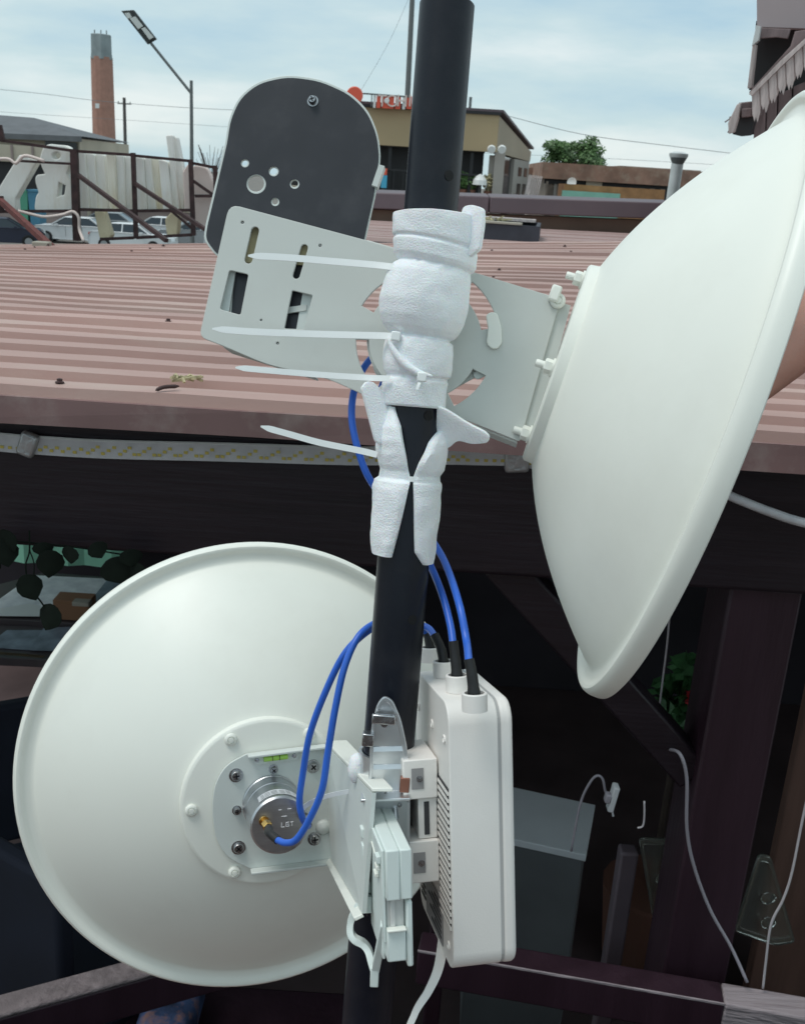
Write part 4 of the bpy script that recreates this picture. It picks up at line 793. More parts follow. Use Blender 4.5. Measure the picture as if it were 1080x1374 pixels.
# ============================================================ THE ANTENNA MAST
pa, pb = P(600, 4, .92), P(531, 880, .985)
pv = (pa - pb).normalized(); base = pa - pv * (pa.z / pv.z); PR = .0252
ps = (rt - pv * rt.dot(pv)).normalized(); pn = ps.cross(pv).normalized()
if pn.dot(fw) > 0: pn = -pn                      # towards the camera
def pole_at(y):                                   # axis point that shows at photo row y
    lo, hi = 0.0, 3.0
    for _ in range(50):
        m = (lo + hi) / 2; q = base + pv * m - CAM; yy = 687 - F * q.dot(up) / q.dot(fw)
        if yy > y: lo = m
        else: hi = m
    return base + pv * lo
def depth(p): return (p - CAM).dot(fw)
mast = thing('mast_pole', V((base.x, base.y, 0)), 'straight black steel pole carrying both white dish antennas', 'pole')
ln = (pa - base).length
MB().lathe([(PR, .004), (PR, ln - .002), (PR - .002, ln), (PR - .005, ln), (PR - .005, ln - .10), (.001, ln - .10)], base, pv, 48).make('tube', 'pole', mast, angle=35)
MB().lathe([(.11, .0), (.11, .008), (PR + .002, .010), (PR + .002, .03)], V((base.x, base.y, .0005)), (0, 0, 1), 32).make('base_plate', 'pole', mast, angle=35)
hm = MB(); hm.lathe([(.0048, 0), (.0048, .0012), (.001, .0012)], (0, 0, 0), (0, 0, 1), 14); hole_me = protomesh('bolt_hole', hm, ['hole'])
for x, y in ((601, 241), (574, 556), (553, 824)):
    c = pole_at(y); dpx = (x - (540 + F * (c - CAM).dot(rt) / depth(c))) / F * depth(c); s_ = max(-.95, min(.95, dpx / PR)); dr = ps * s_ + pn * math.sqrt(1 - s_ * s_)
    inst('bolt_hole', hole_me, c + dr * (PR - .0006), dr, mast)

# ---------------------------------------------------------- dish antennas
def dish_mesh():
    pb_ = lambda r: .0065 + .138 * (1 - (max(r, .09) / .2775) ** 2)
    out = [(r, pb_(r)) for r in [.001] + [.272 * k / 26 for k in range(1, 27)]] + [(.2745, .0083), (.2770, .0065), (.2800, .0056), (.2850, .0056), (.2880, .0064), (.2905, .0085), (.2930, .0098), (.2960, .0096), (.2985, .0075), (.3000, .0040), (.3006, .001), (.3008, -.005), (.3002, -.0080), (.298, -.0092), (.296, -.008), (.2955, .0005), (.290, .0030), (.279, .0030)]
    inn = [(r, pb_(r) - .0035) for r in [.272 * k / 26 for k in range(26, 0, -1)] + [.001]]
    return protomesh('reflector', MB().lathe(out + inn, (0, 0, 0), (0, 0, 1), 128), ['dish'], angle=32)
def hub_mesh():
    return protomesh('hub_plate', MB().lathe([(.001, .1370), (.0975, .1370), (.0995, .1364), (.1015, .1348), (.1022, .128), (.1028, .124), (.09, .118), (.001, .118)], (0, 0, 0), (0, 0, 1), 80), ['dish'], angle=25)
DM, HM = dish_mesh(), hub_mesh()
def rivet(nm):
    return protomesh(nm, MB().lathe([(.0075, 0), (.0075, .002), (.0065, .0035), (.0045, .0042), (.0040, .0030), (.0034, .0030), (.003, .005), (.0005, .0052)], (0, 0, 0), (0, 0, 1), 18), ['dish'])
RV = rivet('rivet')
nutm = MB(); nutm.lathe([(.009, 0), (.009, .002)], (0, 0, 0), (0, 0, 1), 18); nutm.lathe([(.0068, .002), (.0072, .003), (.0072, .008), (.006, .009)], (0, 0, 0), (0, 0, 1), 6); nutm.lathe([(.0036, .009), (.0036, .016), (.003, .017)], (0, 0, 0), (0, 0, 1), 12); NUT = protomesh('nut', nutm, ['dish'])
# upper antenna
ang, bet = 2.8125, -.087
nu = (math.cos(bet) * (math.cos(ang) * rt + math.sin(ang) * up) - math.sin(bet) * fw).normalized(); Cu = P(920.5, 545, .999)
ua = thing('dish_antenna', V((Cu.x, Cu.y, Cu.z - .3)), 'big white dish antenna seen side-on, bolted to a grey bracket plate near the pole top', 'antenna')
inst('reflector', DM, Cu, nu, ua); inst('hub_plate', HM, Cu, nu, ua)
hq = Cu + nu * .1372
mj = nu.cross(fw).normalized(); mj = mj if mj.dot(up) > 0 else -mj
tcm = (-fw + nu * fw.dot(nu)).normalized()
for u_, t_ in ((.076, .046), (-.020, .084), (-.080, .040)): inst('nut', NUT, hq + mj * u_ + tcm * t_, nu, ua)
MB().lathe([(.012, 0), (.012, .15), (.028, .155), (.03, .175), (.026, .18), (.001, .18)], Cu + nu * .128, -nu, 28).make('feed_horn', 'mplate', ua, angle=30)
# bracket plate in the plane that holds the dish axis
nP = (fw - nu * fw.dot(nu)).normalized(); qP = P(572, 458, .988)
def arc(a0, a1, r1, r2, cx=566, cy=458, n=12):
    A = [math.radians(a0 + (a1 - a0) * k / n) for k in range(n + 1)]
    return [(cx + r2 * math.cos(a), cy - r2 * math.sin(a)) for a in A] + [(cx + r1 * math.cos(a), cy - r1 * math.sin(a)) for a in A[::-1]]
def capsule(x0, y0, x1, y1, w_, n=7):
    d = math.atan2(y1 - y0, x1 - x0); out = []
    for (cx, cy, s) in ((x1, y1, d - math.pi / 2), (x0, y0, d + math.pi / 2)): out += [(cx + w_ / 2 * math.cos(s + math.pi * k / n), cy + w_ / 2 * math.sin(s + math.pi * k / n)) for k in range(n + 1)]
    return out
outer = fillet([(309, 275, 14), (489, 323, 2), (640, 368, 4), (751, 402, 4), (746, 420, 2), (722, 502, 2), (697, 592, 4), (590, 549, 4), (540, 543, 20), (488, 529, 6), (440, 507, 20), (359, 489, 20), (296, 462, 14), (269, 452, 10)], 4)
holes = [capsule(343, 310, 334, 349, 12), capsule(409, 333, 398, 370, 11), fillet([(308, 362), (335, 368), (324, 424), (295, 416)], 4), fillet([(392, 389), (421, 396), (409, 443), (381, 442)], 3),
         circ(326, 299, 3, n=10), circ(430, 330, 3, n=10), circ(351, 430, 2.4, n=10), circ(373, 461, 2.8, n=10),
         arc(120, 150, 74, 94), arc(178, 228, 70, 89), arc(10, 50, 80, 105), arc(-64, -28, 77, 98)]
bp_ = slab('bracket_plate', outer, holes, qP, nP, .0035, 'plate', ua, .0006)
def hitP(x, y, off=0): return HIT(x, y, qP + nP * off, nP)
def strip(name, a, b, off0, off1, px, m, par):     # folded flange running back from a plate edge
    A0, B0 = hitP(*a, off0), hitP(*b, off0); A1, B1 = A0 + nP * (off1 - off0), B0 + nP * (off1 - off0); e_ = up * (px / F)
    return bevel(MB().hexa([A0 - e_, B0 - e_, B1 - e_, A1 - e_, A0, B0, B1, A1]).make(name, m, par), .0008)
strip('top_flange', (640, 366.5), (748, 400), .0019, .045, 3.4, 'plate', ua); strip('top_flange', (492, 321.5), (560, 341), .0019, .03, 3.4, 'plate', ua)
strip('bottom_flange', (300, 463), (420, 501), .0019, .035, 3.4, 'plate', ua); strip('bottom_flange', (600, 555), (694, 592), .0019, .045, 3.4, 'plate', ua)
# wall joining the plate to the hub
A0, A1, B0, B1 = hitP(747, 404, .0019), hitP(697, 590, .0019), hitP(747, 404, .055), hitP(697, 590, .055)
MB().hexa([A0, A1, B1, B0] + [q - nu * .014 for q in (A0, A1, B1, B0)]).make('end_wall', 'plate', ua)
tb0 = hitP(744, 396, -.001); bevel(MB().obox(tb0, (nu, nP, nu.cross(nP)), (.005, .010, .008)).make('end_tab', 'dish', ua), .002)
inst('rivet', RV, hitP(748, 404, -.003), -nP, ua)
slab('slot_lip_glint', [(653, 424), (659, 420), (666, 422), (671, 440), (672, 460), (667, 467), (660, 467), (654, 461), (656, 440)], [], qP - nP * .004, nP, .004, 'dish', ua, .001, 3)  # pale slab stands in for sky reflecting on the slot lip
slab('slot_tab', capsule(641, 503, 651, 498, 10), [], qP + nP * .006, nP, .003, 'mplate', ua, .0006)
slab('pivot_disc', circ(566, 458, 73, n=40), [], qP + nP * .0055, nP, .003, 'plate', ua, .0005)
slab('link_plate', fillet([(505, 428), (640, 420), (648, 500), (560, 548), (500, 500)], 14), [], qP + nP * .0095, nP, .003, 'plate', ua, .0005)
# black faced rounded plate behind
blk = fillet([(291, 343, 8), (275, 322, 8), (277, 305, 10), (304, 192, 5), (309, 160, 12), (322, 131, 14), (347, 111, 14), (386, 102, 16), (430, 108, 16), (470, 126, 16), (494, 150, 14), (507, 181, 14), (510, 212, 10), (506, 238, 3), (503, 262, 3), (488, 330, 3), (416, 352, 3), (405, 458, 4), (308, 448, 4), (315, 356, 4)], 5)
bh = [circ(329, 219, 5.2, n=14), circ(344, 247, 12, n=22), circ(367.5, 230, 6.2, n=14), circ(395.5, 247, 6, n=14), circ(369.5, 271, 5.2, n=14)]
slab('back_plate', blk, bh, qP + nP * .0145, nP, .0045, 'mplate', ua, .0007)
ctr = (392, 230); ins = [(ctr[0] + (x - ctr[0]) * .988, ctr[1] + (y - ctr[1]) * .99) for x, y in blk]
o = slab('black_film', ins, [[((sum(p[0] for p in h) / len(h)) + (x - sum(p[0] for p in h) / len(h)) * 1.10, (sum(p[1] for p in h) / len(h)) + (y - sum(p[1] for p in h) / len(h)) * 1.10) for x, y in h] for h in bh], qP + nP * .0118, nP, .0006, 'black_film', ua); o['label'] = 'matt black face of the rounded plate'
slab('slot_backing', [(322, 298), (420, 318), (410, 356), (318, 352)], [], qP + nP * .0075, nP, .002, 'straw', ua)
slab('inner_plate', [(292, 356), (318, 356), (306, 430), (286, 428)], [], qP + nP * .008, nP, .003, 'mplate', ua); slab('inner_plate', [(409, 380), (428, 380), (416, 450), (397, 448)], [], qP + nP * .008, nP, .003, 'mplate', ua); slab('inner_strip', [(384, 413), (412, 409), (411, 417), (383, 421)], [], qP + nP * .0065, nP, .003, 'plate', ua)
def scr(r_, h_, m='chrome', cross=True, dome=True):
    s = MB(); s.lathe([(r_ * 1.35, 0), (r_ * 1.35, r_ * .22), (r_, r_ * .24), (r_, h_ * .7), (r_ * .8, h_), (.0005, h_ * 1.03)], (0, 0, 0), (0, 0, 1), 20)
    if cross:
        for ax_ in ((V((1, 0, 0)), V((0, 1, 0))), (V((0, 1, 0)), V((1, 0, 0)))): s.obox((0, 0, h_ * 1.0), (ax_[0], ax_[1], V((0, 0, 1))), (r_ * .6, r_ * .14, h_ * .06), 1)
    return protomesh('screw', s, [m, 'hole'])
SCB, SCS = scr(.0062, .0055), scr(.0042, .0065)
inst('screw', SCS, hitP(420, 136, .0115), -nP, ua, .4)
for x, y in ((326, 299), (430, 330), (351, 430), (373, 461)): MB().lathe([(.0016, 0), (.0016, .003), (.0005, .0035)], hitP(x + .6, y + .6, .004), -nP, 10).make('screw_tip', 'chrome', ua)
MB().obox(hitP(508, 238, .012), (nu, nP, nu.cross(nP)), (.003, .005, .011)).make('edge_clip', 'mplate', ua)

# lower antenna
Cl = P(341, 1031, 1.335); nl = V((.26592192, -.93118265, .24936802)).normalized(); Cl -= nl * .008
la = thing('dish_antenna', V((Cl.x, Cl.y, Cl.z - .3)), 'white dish antenna seen from behind with round silver feed unit and blue cables', 'antenna')
inst('reflector', DM, Cl, nl, la); inst('hub_plate', HM, Cl, nl, la)
ql = Cl + nl * .1372
def hl(x, y, off=0): return HIT(x, y, ql + nl * off, nl)
for x, y in ((310, 992), (257, 1087), (315, 1170), (415, 984)): inst('rivet', RV, hl(x, y), nl, la)
mo = fillet([(331, 1012, 3), (437, 999, 2), (443, 1151, 2), (336, 1164, 3), (306, 1150, 14), (290, 1125, 14), (285, 1085, 20), (289, 1052, 14), (303, 1027, 14)], 6)
mpl = slab('mount_plate', mo, [], ql + nl * .004, nl, .004, 'mplate', la, .0006)
def bar4(name, a, b, da, db, m, par, t=.003):   # strip from a->b widened by da, db
    a, b = V(a), V(b); nn = (b - a).cross(da).normalized() * t
    return bevel(MB().hexa([a, b, b + db, a + da, a + nn, b + nn, b + db + nn, a + da + nn]).make(name, m, par), .0008)
bar4('fold_flange', hl(332, 1011, .006), hl(437, 998, .006), nl * .012, nl * .012, 'mplate', la); bar4('fold_flange', hl(336, 1165, .006), hl(443, 1152, .006), nl * .014, nl * .014, 'mplate', la)
A, D = hl(437, 999, .006), hl(443, 1151, .006); B, C_ = P(499, 1064, .905), P(486, 1226, .915)
nar = (B - A).cross(D - A).normalized(); nar = nar if nar.dot(fw) > 0 else -nar
t3 = nar * .004
MB().add([A, B, C_, D, A + t3, B + t3, C_ + t3, D + t3], [(0, 1, 2, 3), (4, 5, 6, 7), (0, 1, 5, 4), (1, 2, 6, 5), (2, 3, 7, 6), (3, 0, 4, 7)]).make('arm_plate', 'mplate', la)
sd = (B - A).cross(nar).normalized()
bar4('arm_flange', A + (A - D).normalized() * .001, B + (A - D).normalized() * .001, rt * .016 + nar * .01, rt * .019, 'dish', la, .0035); bar4('arm_flange', D, C_, -rt * .006 - up * .004, -rt * .008 - up * .004, 'dish', la, .0035)
for t, s_, h_ in ((.55, .18, .004), (.55, .28, .003), (.42, .42, .003), (.78, .5, .003), (.85, .9, .004)):
    p = A + (B - A) * t + (D - A) * s_; MB().lathe([(.0022, 0), (.0022, .0006), (.0005, .0006)], p - nar * .0006, -nar, 10).make('small_hole', 'vent', la)
sl_ = smoothpath([A + (B - A) * .45 + (D - A) * .62 - nar * .0006, A + (B - A) * .55 + (D - A) * .78 - nar * .0006, A + (B - A) * .75 + (D - A) * .98 - nar * .0006], 6); MB().tube(sl_, .0012, 6).make('slot_edge', 'dish', la)
MB().lathe([(.010, 0), (.007, .003), (.001, .005)], hl(434, 1110, .006) , nl, 18).make('gusset', 'mplate', la, smooth=True)
for x, y, me in ((317, 1040, SCB), (320, 1137, SCB), (420, 1028, SCB), (422, 1125, SCB), (318, 1087, SCS), (367, 1032, SCS)): inst('screw', me, hl(x, y, .006), nl, la, random.random())
# feed unit
fb = hl(364, 1077, .006); can = MB(); fr_, fh = .0335, .074
can.lathe([(fr_ + .001, 0), (fr_ + .001, .004), (fr_, .005), (fr_, .026), (fr_ - .0008, .0265), (fr_ - .0008, .028), (fr_, .0285), (fr_, fh - .002), (fr_ - .002, fh), (.001, fh)], fb, nl, 56); cano = can.make('feed_unit', 'alu', la, angle=30)
xa = (up - nl * up.dot(nl)).normalized(); ya = nl.cross(xa); ya = ya if ya.dot(rt) > 0 else -ya
lbm = MB(); N = 18
for k in range(N + 1):
    a_ = math.radians(-42 + 84 * k / N); dr = xa * math.cos(a_) + ya * math.sin(a_)
    for h_ in (.050, .066): lbm.v.append(fb + nl * h_ + dr * (fr_ + .0004))
for k in range(N): lbm.f.append((2 * k, 2 * k + 1, 2 * k + 3, 2 * k + 2)); lbm.m.append(0)
mk('label_strip', lbm.v, lbm.f, 'label', cano, smooth=True, fix=False)
for k, (c0, c1) in enumerate(((-36, -29), (-27, -16), (-14, -2), (2, 12), (15, 24))):
    tx = MB()
    for h_, hh in ((.062, .0012), (.058, .0012), (.054, .0012)):
        for j in range(6):
            a0 = math.radians(c0 + (c1 - c0) * j / 6); a1 = math.radians(c0 + (c1 - c0) * (j + .7) / 6)
            tx.add([fb + nl * (h_ + q * hh) + (xa * math.cos(a) + ya * math.sin(a)) * (fr_ + .0007) for a, q in ((a0, 0), (a1, 0), (a1, 1), (a0, 1))], [(0, 1, 2, 3)])
    mk('label_print', tx.v, tx.f, 'steel', cano, fix=False)
fq = fb + nl * (fh + .0004)
def hf(x, y): return HIT(x, y, fq, nl)
for a_, b_ in (((374, 1087), (378, 1086.5)), ((386, 1085.5), (391, 1085)), ((378, 1095.5), (385, 1095)), ((378, 1104), (378, 1110)), ((377.5, 1110), (382, 1109.5)), ((384, 1104), (384, 1109)), ((384, 1109), (388, 1108.5)), ((384, 1104), (388, 1103)), ((388, 1106), (388, 1108.5)), ((385, 1106), (388, 1105.7)), ((390, 1103), (394, 1102.5)), ((392, 1102.7), (392, 1108))): MB().bar(hf(*a_), hf(*b_), .0008, .0004).make('etched_mark', 'etch', cano)
def sma(c, ax_): 
    s = MB(); s.lathe([(.0058, 0), (.0058, .002)], c, ax_, 16); s.lathe([(.0036, .002), (.0036, .007)], c, ax_, 14); s.lathe([(.0056, .007), (.0058, .008), (.0058, .014), (.005, .015)], c, ax_, 6); s.lathe([(.004, .015), (.0038, .019), (.001, .019)], c, ax_, 12); return s
g0 = hf(354, 1101); g1 = hf(408, 1096)
gd = (nl * 1.0 + rt * .45 - up * .35).normalized()
sma(g0, (nl + rt * .25 - up * .2).normalized()).make('coax_connector', 'gold', cano, angle=30); sma(g1, nl).make('coax_connector', 'chrome', cano, angle=30)
# spirit level
sa, sb = hl(342, 1020, .007), hl(398, 1013, .007); sx = (sb - sa).normalized(); sy = nl.cross(sx)
lvl = slab3('spirit_level', [hl(x, y, .008) for x, y in capsule(346, 1019.5, 395, 1013.5, 11)], [], .004, 'mplate', la, .0006, e1=rt, n=nl)
va, vb = hl(354, 1018.5, .0115), hl(386, 1014.7, .0115); MB().tube([va, vb], .0034, 12).make('vial', 'vial', lvl, smooth=False)
for t in (.36, .66): p = va + (vb - va) * t; MB().tube([p - sx * .0004, p + sx * .0004], .0036, 12).make('vial_mark', 'boot', lvl)
for x, y in ((345, 1020), (395, 1014)): MB().lathe([(.0028, 0), (.0026, .0012), (.0008, .0014)], hl(x, y, .010), nl, 12).make('level_screw', 'chrome', lvl)

# ---------------------------------------------------------- radio box
RA = P(601, 946, .90); RB = P(609, 1310, .915); rv = (RA - RB).normalized(); RH = (RA - RB).length
rw = P(556, 884, 1.055) - RA; rw = rw - rv * rw.dot(rv); RW = rw.length; rw.normalize(); ru = rw.cross(rv); ru = ru if ru.dot(rt) > 0 else -ru
RT_ = .060
def RP(a, b, c): return RA + ru * a - rv * b + rw * c     # right, down, back
rb_ = thing('radio_unit', RP(RT_ / 2, RH, RW / 2), 'white plastic outdoor radio box with four cable collars on top', 'radio box')
def rprism(poly2, x0, x1): # outline in (down, back), extruded along ru
    n = len(poly2); vs = [RP(x0, b, c) for b, c in poly2] + [RP(x1, b, c) for b, c in poly2]
    return vs, [tuple(range(n)), tuple(range(2 * n - 1, n - 1, -1))] + [(i, (i + 1) % n, (i + 1) % n + n, i + n) for i in range(n)]
def rrect(b0, b1, c0, c1, r, n=6):
    out = []
    for cb, cc, s in ((b0 + r, c0 + r, math.pi), (b1 - r, c0 + r, 1.5 * math.pi), (b1 - r, c1 - r, 0), (b0 + r, c1 - r, .5 * math.pi)):
        for k in range(n + 1): a = s + math.pi / 2 * k / n; out.append((cb + r * math.cos(a), cc + r * math.sin(a)))
    return out
# order corners around: (down,back) angles
vs, fs = rprism(rrect(0, RH, 0, RW, .020), 0, .0458); o = mk('rear_shell', vs, fs, 'radio', rb_); bevel(o, .0012, 3, 50)
vs, fs = rprism(rrect(.0003, RH - .0003, .0003, RW - .0003, .020), .0440, .0480); mk('seam_gasket', vs, fs, 'radio_seam', rb_)
vs, fs = rprism(rrect(0, RH, 0, RW, .020), .0465, RT_); o = mk('front_shell', vs, fs, 'radio', rb_); bevel(o, .0045, 4, 50)
# vent slots: two slanted columns of ribs on the back face (x=0 side)
def rslot(nm, b0, b1, c0, c1, o0, o1, m): 
    q = [RP(-o, b, c) for o in (o0, o1) for b, c in ((b0, c0), (b1, c0), (b1, c1), (b0, c1))]
    mk(nm, q, [(0, 1, 2, 3), (4, 5, 6, 7), (0, 1, 5, 4), (1, 2, 6, 5), (2, 3, 7, 6), (3, 0, 4, 7)], m, rb_)
for k in range(20):
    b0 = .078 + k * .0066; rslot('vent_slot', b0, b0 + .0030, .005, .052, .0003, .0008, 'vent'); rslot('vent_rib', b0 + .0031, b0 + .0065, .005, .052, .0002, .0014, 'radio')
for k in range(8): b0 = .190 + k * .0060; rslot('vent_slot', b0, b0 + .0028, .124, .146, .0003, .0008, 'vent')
for b_, c_ in ((.036, .018), (.036, .072), (.036, .138), (RH - .02, .018), (RH - .03, .138)): MB().lathe([(.0042, 0), (.0042, .0014), (.0030, .0014), (.0024, -.001), (.0006, -.001)], RP(0, b_, c_), -ru, 14).make('case_screw', 'radio', rb_)
# label with print on the lower back face
def rquad(name, b0, b1, c0, c1, off, m, par): 
    q = [RP(-off, b, c) for b, c in ((b0, c0), (b0, c1), (b1, c1), (b1, c0))]; q2 = [p + ru * off * .6 for p in q]; return mk(name, q + q2, [(0, 1, 2, 3), (4, 5, 6, 7), (0, 1, 5, 4), (1, 2, 6, 5), (2, 3, 7, 6), (3, 0, 4, 7)], m, par)
lbq = rquad('rating_label', .200, .243, .042, .118, .0012, 'radio_dark', rb_)
for k in range(7): rquad('print_line', .204 + k * .0052, .2065 + k * .0052, .046, .046 + .03 + .035 * ((k * 7) % 5) / 5, .0016, 'vent', lbq)
# collars on top with boots
CT = []
for i, (x, y) in enumerate(((636, 940), (613, 914), (595, 894), (577, 874))):
    c0 = HIT(x, y + 14, RA, rv); c_ = (c0 - RA).dot(rw); c0 = RP(.026, .0, c_); c0 = RP((HIT(x, y + 13, RA, rv) - RA).dot(ru), -.0003, c_)
    CT.append(c0)
    cl_ = MB().lathe([(.0112, 0), (.0112, .0150), (.0106, .0158), (.0088, .0158), (.0086, .008), (.001, .008)], c0, rv, 28).make('cable_collar', 'radio', rb_, angle=30)
    MB().lathe([(.0075, .0081), (.0072, .012), (.001, .012)], c0, rv, 18).make('gland_nut', 'chrome', cl_)
# mounting bracket on the back face, reaching to the pole
def rbox(name, a0, a1, b0, b1, c0, c1, m, par, bv=.0012):
    o = MB().hexa([RP(a, b, c) for b in (b1, b0) for a, c in ((a0, c0), (a1, c0), (a1, c1), (a0, c1))]).make(name, m, par); bevel(o, bv); return o
hb_ = thing('radio_bracket', RP(-.03, .18, .06), 'white plastic bracket block between the radio box and the pole clamp', 'bracket')
rbox('upper_block', -.0345, -.0015, .062, .100, .046, .112, 'radio', hb_); rbox('web', -.020, -.0016, .1005, .140, .050, .110, 'radio', hb_); rbox('lower_block', -.0345, -.0015, .1405, .181, .046, .112, 'radio', hb_)
rbox('recess', -.0265, -.0150, .070, .090, .0452, .0458, 'radio_dark', hb_, .0002); rbox('recess', -.0265, -.0150, .151, .171, .0452, .0458, 'radio_dark', hb_, .0002); rbox('slot', -.0145, -.0095, .104, .136, .0492, .0498, 'vent', hb_, .0002)
for b_ in (.080, .161): MB().lathe([(.003, 0), (.003, .0015), (.0005, .0016)], RP(-.019, b_, .0452), -rw, 12).make('bracket_screw', 'chrome', hb_)
# flat white tail cable under the box
tl = smoothpath([P(595, 1262, .97), P(588, 1300, .95), (P(575, 1330, .94)), P(556, 1362, .93), P(546, 1410, .92), P(560, 1560, .93)], 8); fl_ = MB()
for i in range(len(tl) - 1):
    d_ = (tl[i + 1] - tl[i]).normalized(); s_ = d_.cross(fw).normalized() * (.0052 - .0022 * min(1, i / 24)); f2 = fw * .0022; s2 = s_
    fl_.hexa([tl[i] - s_, tl[i] + s_, tl[i] + s_ + f2, tl[i] - s_ + f2, tl[i + 1] - s2, tl[i + 1] + s2, tl[i + 1] + s2 + f2, tl[i + 1] - s2 + f2])
tag(fl_.make('flat_cable', 'radio'), 'flat whitish cable trailing down from under the radio box', 'cable')

# ---------------------------------------------------------- zinc pole clamp
zc = thing('pole_clamp', pole_at(1200), 'shiny zinc clamp with arched back plate bolted round the black pole', 'clamp')
zq = pole_at(1000) + pn * (PR + .016); zn = (-pn + pv * .0).normalized()
arch = fillet([(495, 1066, 1), (497, 1010, 4), (500, 972, 8), (507, 945, 10), (516, 934, 8), (526, 940, 10), (537, 965, 10), (545, 1002, 10), (549, 1050, 4), (549, 1066, 1)], 6)
slab('arch_plate', arch, [], zq, zn, .0025, 'zinc', zc, .0006)
inn_ = [(523 + (x - 523) * .88 - 1, 1008 + (y - 1008) * .94) for x, y in arch]
rimo = slab('arch_rim', arch, [inn_], zq + pn * .003, zn, .004, 'zinc', zc, .0008)
def hz(x, y, off=0): return HIT(x, y, zq + pn * off, zn)
for y, m in ((1006, 'zinc'), (1030, 'zinc')):
    bevel(MB().hexa([hz(501, y + 3, .0015), hz(544, y + 2, .0015), hz(544, y + 2, .0030), hz(501, y + 3, .0030), hz(501, y - 4, .0015), hz(544, y - 5, .0015), hz(544, y - 5, .0018), hz(501, y - 4, .0018)]).make('pressed_rib', m, zc), .0008)
bo = MB().lathe([(.0035, 0), (.0035, .012)], hz(516, 966, .001), pn, 14); bo.make('bolt_shank', 'chrome', zc); bevel(MB().obox(hz(515, 965, .012), (ps, pn, pv), (.011, .003, .0045)).make('wing_nut', 'chrome', zc), .0012)
bevel(MB().obox(hz(494, 991, .007), (ps, pn, pv), (.0055, .006, .0060)).make('square_nut', 'chrome', zc), .001); bevel(MB().obox(hz(543, 1052, .008), (ps, pn, pv), (.0045, .004, .0072)).make('copper_clip', 'copper', zc), .001)
# ledge and lower plate
lg = [hz(485, 1066, .001), hz(550, 1064, .001)]; bevel(MB().hexa([lg[0], lg[1], lg[1] + pn * .02, lg[0] + pn * .02] + [q + pv * .003 for q in (lg[0], lg[1], lg[1] + pn * .02, lg[0] + pn * .02)]).make('ledge', 'zinc', zc), .0008)
slab('lower_plate', [(492, 1068), (549, 1066), (549, 1200), (543, 1216), (490, 1216)], [], zq + pn * .0045, zn, .0025, 'zinc', zc, .0005)
for x, y in ((518, 1065), (526, 1068), (536, 1080)): MB().lathe([(.002, 0), (.0022, .001), (.0005, .002)], hz(x, y, .0062), pn, 10).make('weld_spot', 'chrome', zc)
MB().tube([hz(530, 1083, .007), hz(531, 1098, .0075)], [.0018, .003], 10).make('weld_bead', 'zinc', zc)
rf_ = [hz(546, 1070, .006), hz(550, 1070, .006), hz(549, 1205, .006), hz(545, 1205, .006)]; MB().hexa(rf_ + [q + pn * .012 for q in rf_]).make('side_flange', 'zinc', zc)
MB().lathe([(PR + .001, -.012), (PR + .001, .012), (PR + .004, .012), (PR + .004, -.012)], pole_at(1024), pv, 40, 0, True).make('band', 'zinc', zc, angle=40)
fpo = thing('foam_pad', pole_at(1030), 'white foam pad squeezed behind the zinc clamp', 'pad')
for (x_, y_, rx_, ry_) in ((478, 1030, 11, 20), (487, 1052, 7, 12), (553, 1028, 8, 17)):
    c_ = P(x_, y_, depth(pole_at(y_)) - .004); vs = []; fs = []; k_ = depth(c_) / F
    for i in range(13):
        for j in range(20):
            t_, a_ = math.pi * i / 12, 2 * math.pi * j / 20; r_ = math.sin(t_) + .02; n_ = 1 + .12 * noise.noise(V((i * .5, math.cos(a_) * 2, x_)))
            vs.append(c_ + ps * (rx_ * k_ * r_ * math.cos(a_) * n_) + pn * (.011 * r_ * math.sin(a_)) + pv * (ry_ * k_ * math.cos(t_) * n_))
    for i in range(12):
        for j in range(20): fs.append((i * 20 + j, i * 20 + (j + 1) % 20, (i + 1) * 20 + (j + 1) % 20, (i + 1) * 20 + j))
    mk('pad_fold', vs, fs, 'foam', fpo, smooth=True)

# ---------------------------------------------------------- white plastic tilt bracket in front of the clamp
wq = P(517, 1142, .850); wback = .078
def WP(a, b, c): return wq + ru * (a * 1.1) - rv * (b * .97) + rw * (c * 1.42)
wb_ = thing('tilt_bracket', WP(0, .18, .03), 'pale plastic tilt bracket with hinge tabs and lever below the zinc arch', 'bracket')
def wbox(name, a0, a1, b0, b1, c0, c1, m, bv=.0015, par=None):
    o = MB().hexa([WP(a, b, c) for b in (b1, b0) for a, c in ((a0, c0), (a1, c0), (a1, c1), (a0, c1))]).make(name, m, par or wb_); bevel(o, bv); return o
hd = wbox('housing_cover', 0, .0110, 0, .0455, 0, wback, 'clip', .0014); wbox('housing_body', .0111, .0205, .0003, .0455, .0003, wback - .001, 'clip', .0014)
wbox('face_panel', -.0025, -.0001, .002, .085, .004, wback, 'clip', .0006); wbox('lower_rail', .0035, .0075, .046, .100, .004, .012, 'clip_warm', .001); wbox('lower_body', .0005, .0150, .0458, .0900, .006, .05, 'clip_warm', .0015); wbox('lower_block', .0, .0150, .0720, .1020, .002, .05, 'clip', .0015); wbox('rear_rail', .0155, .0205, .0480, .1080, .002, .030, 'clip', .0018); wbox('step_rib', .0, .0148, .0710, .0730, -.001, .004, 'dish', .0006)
for b_, c_, h_ in ((.012, .066, .010), (.026, .062, .016), (.060, .060, .012), (.073, .056, .016)): wbox('hinge_tab', -.0085, -.0026, b_, b_ + h_, c_ - .006, c_ + .002, 'clip', .0012)
for b_, c_ in ((.018, .012), (.028, .018), (.008, .070), (.008, .010)): wbox('clip_tooth', -.0060, -.0026, b_, b_ + (.004 if b_ > .01 else .007), c_ - .004, c_ + .004, 'dish' if b_ > .01 else 'clip', .0008)
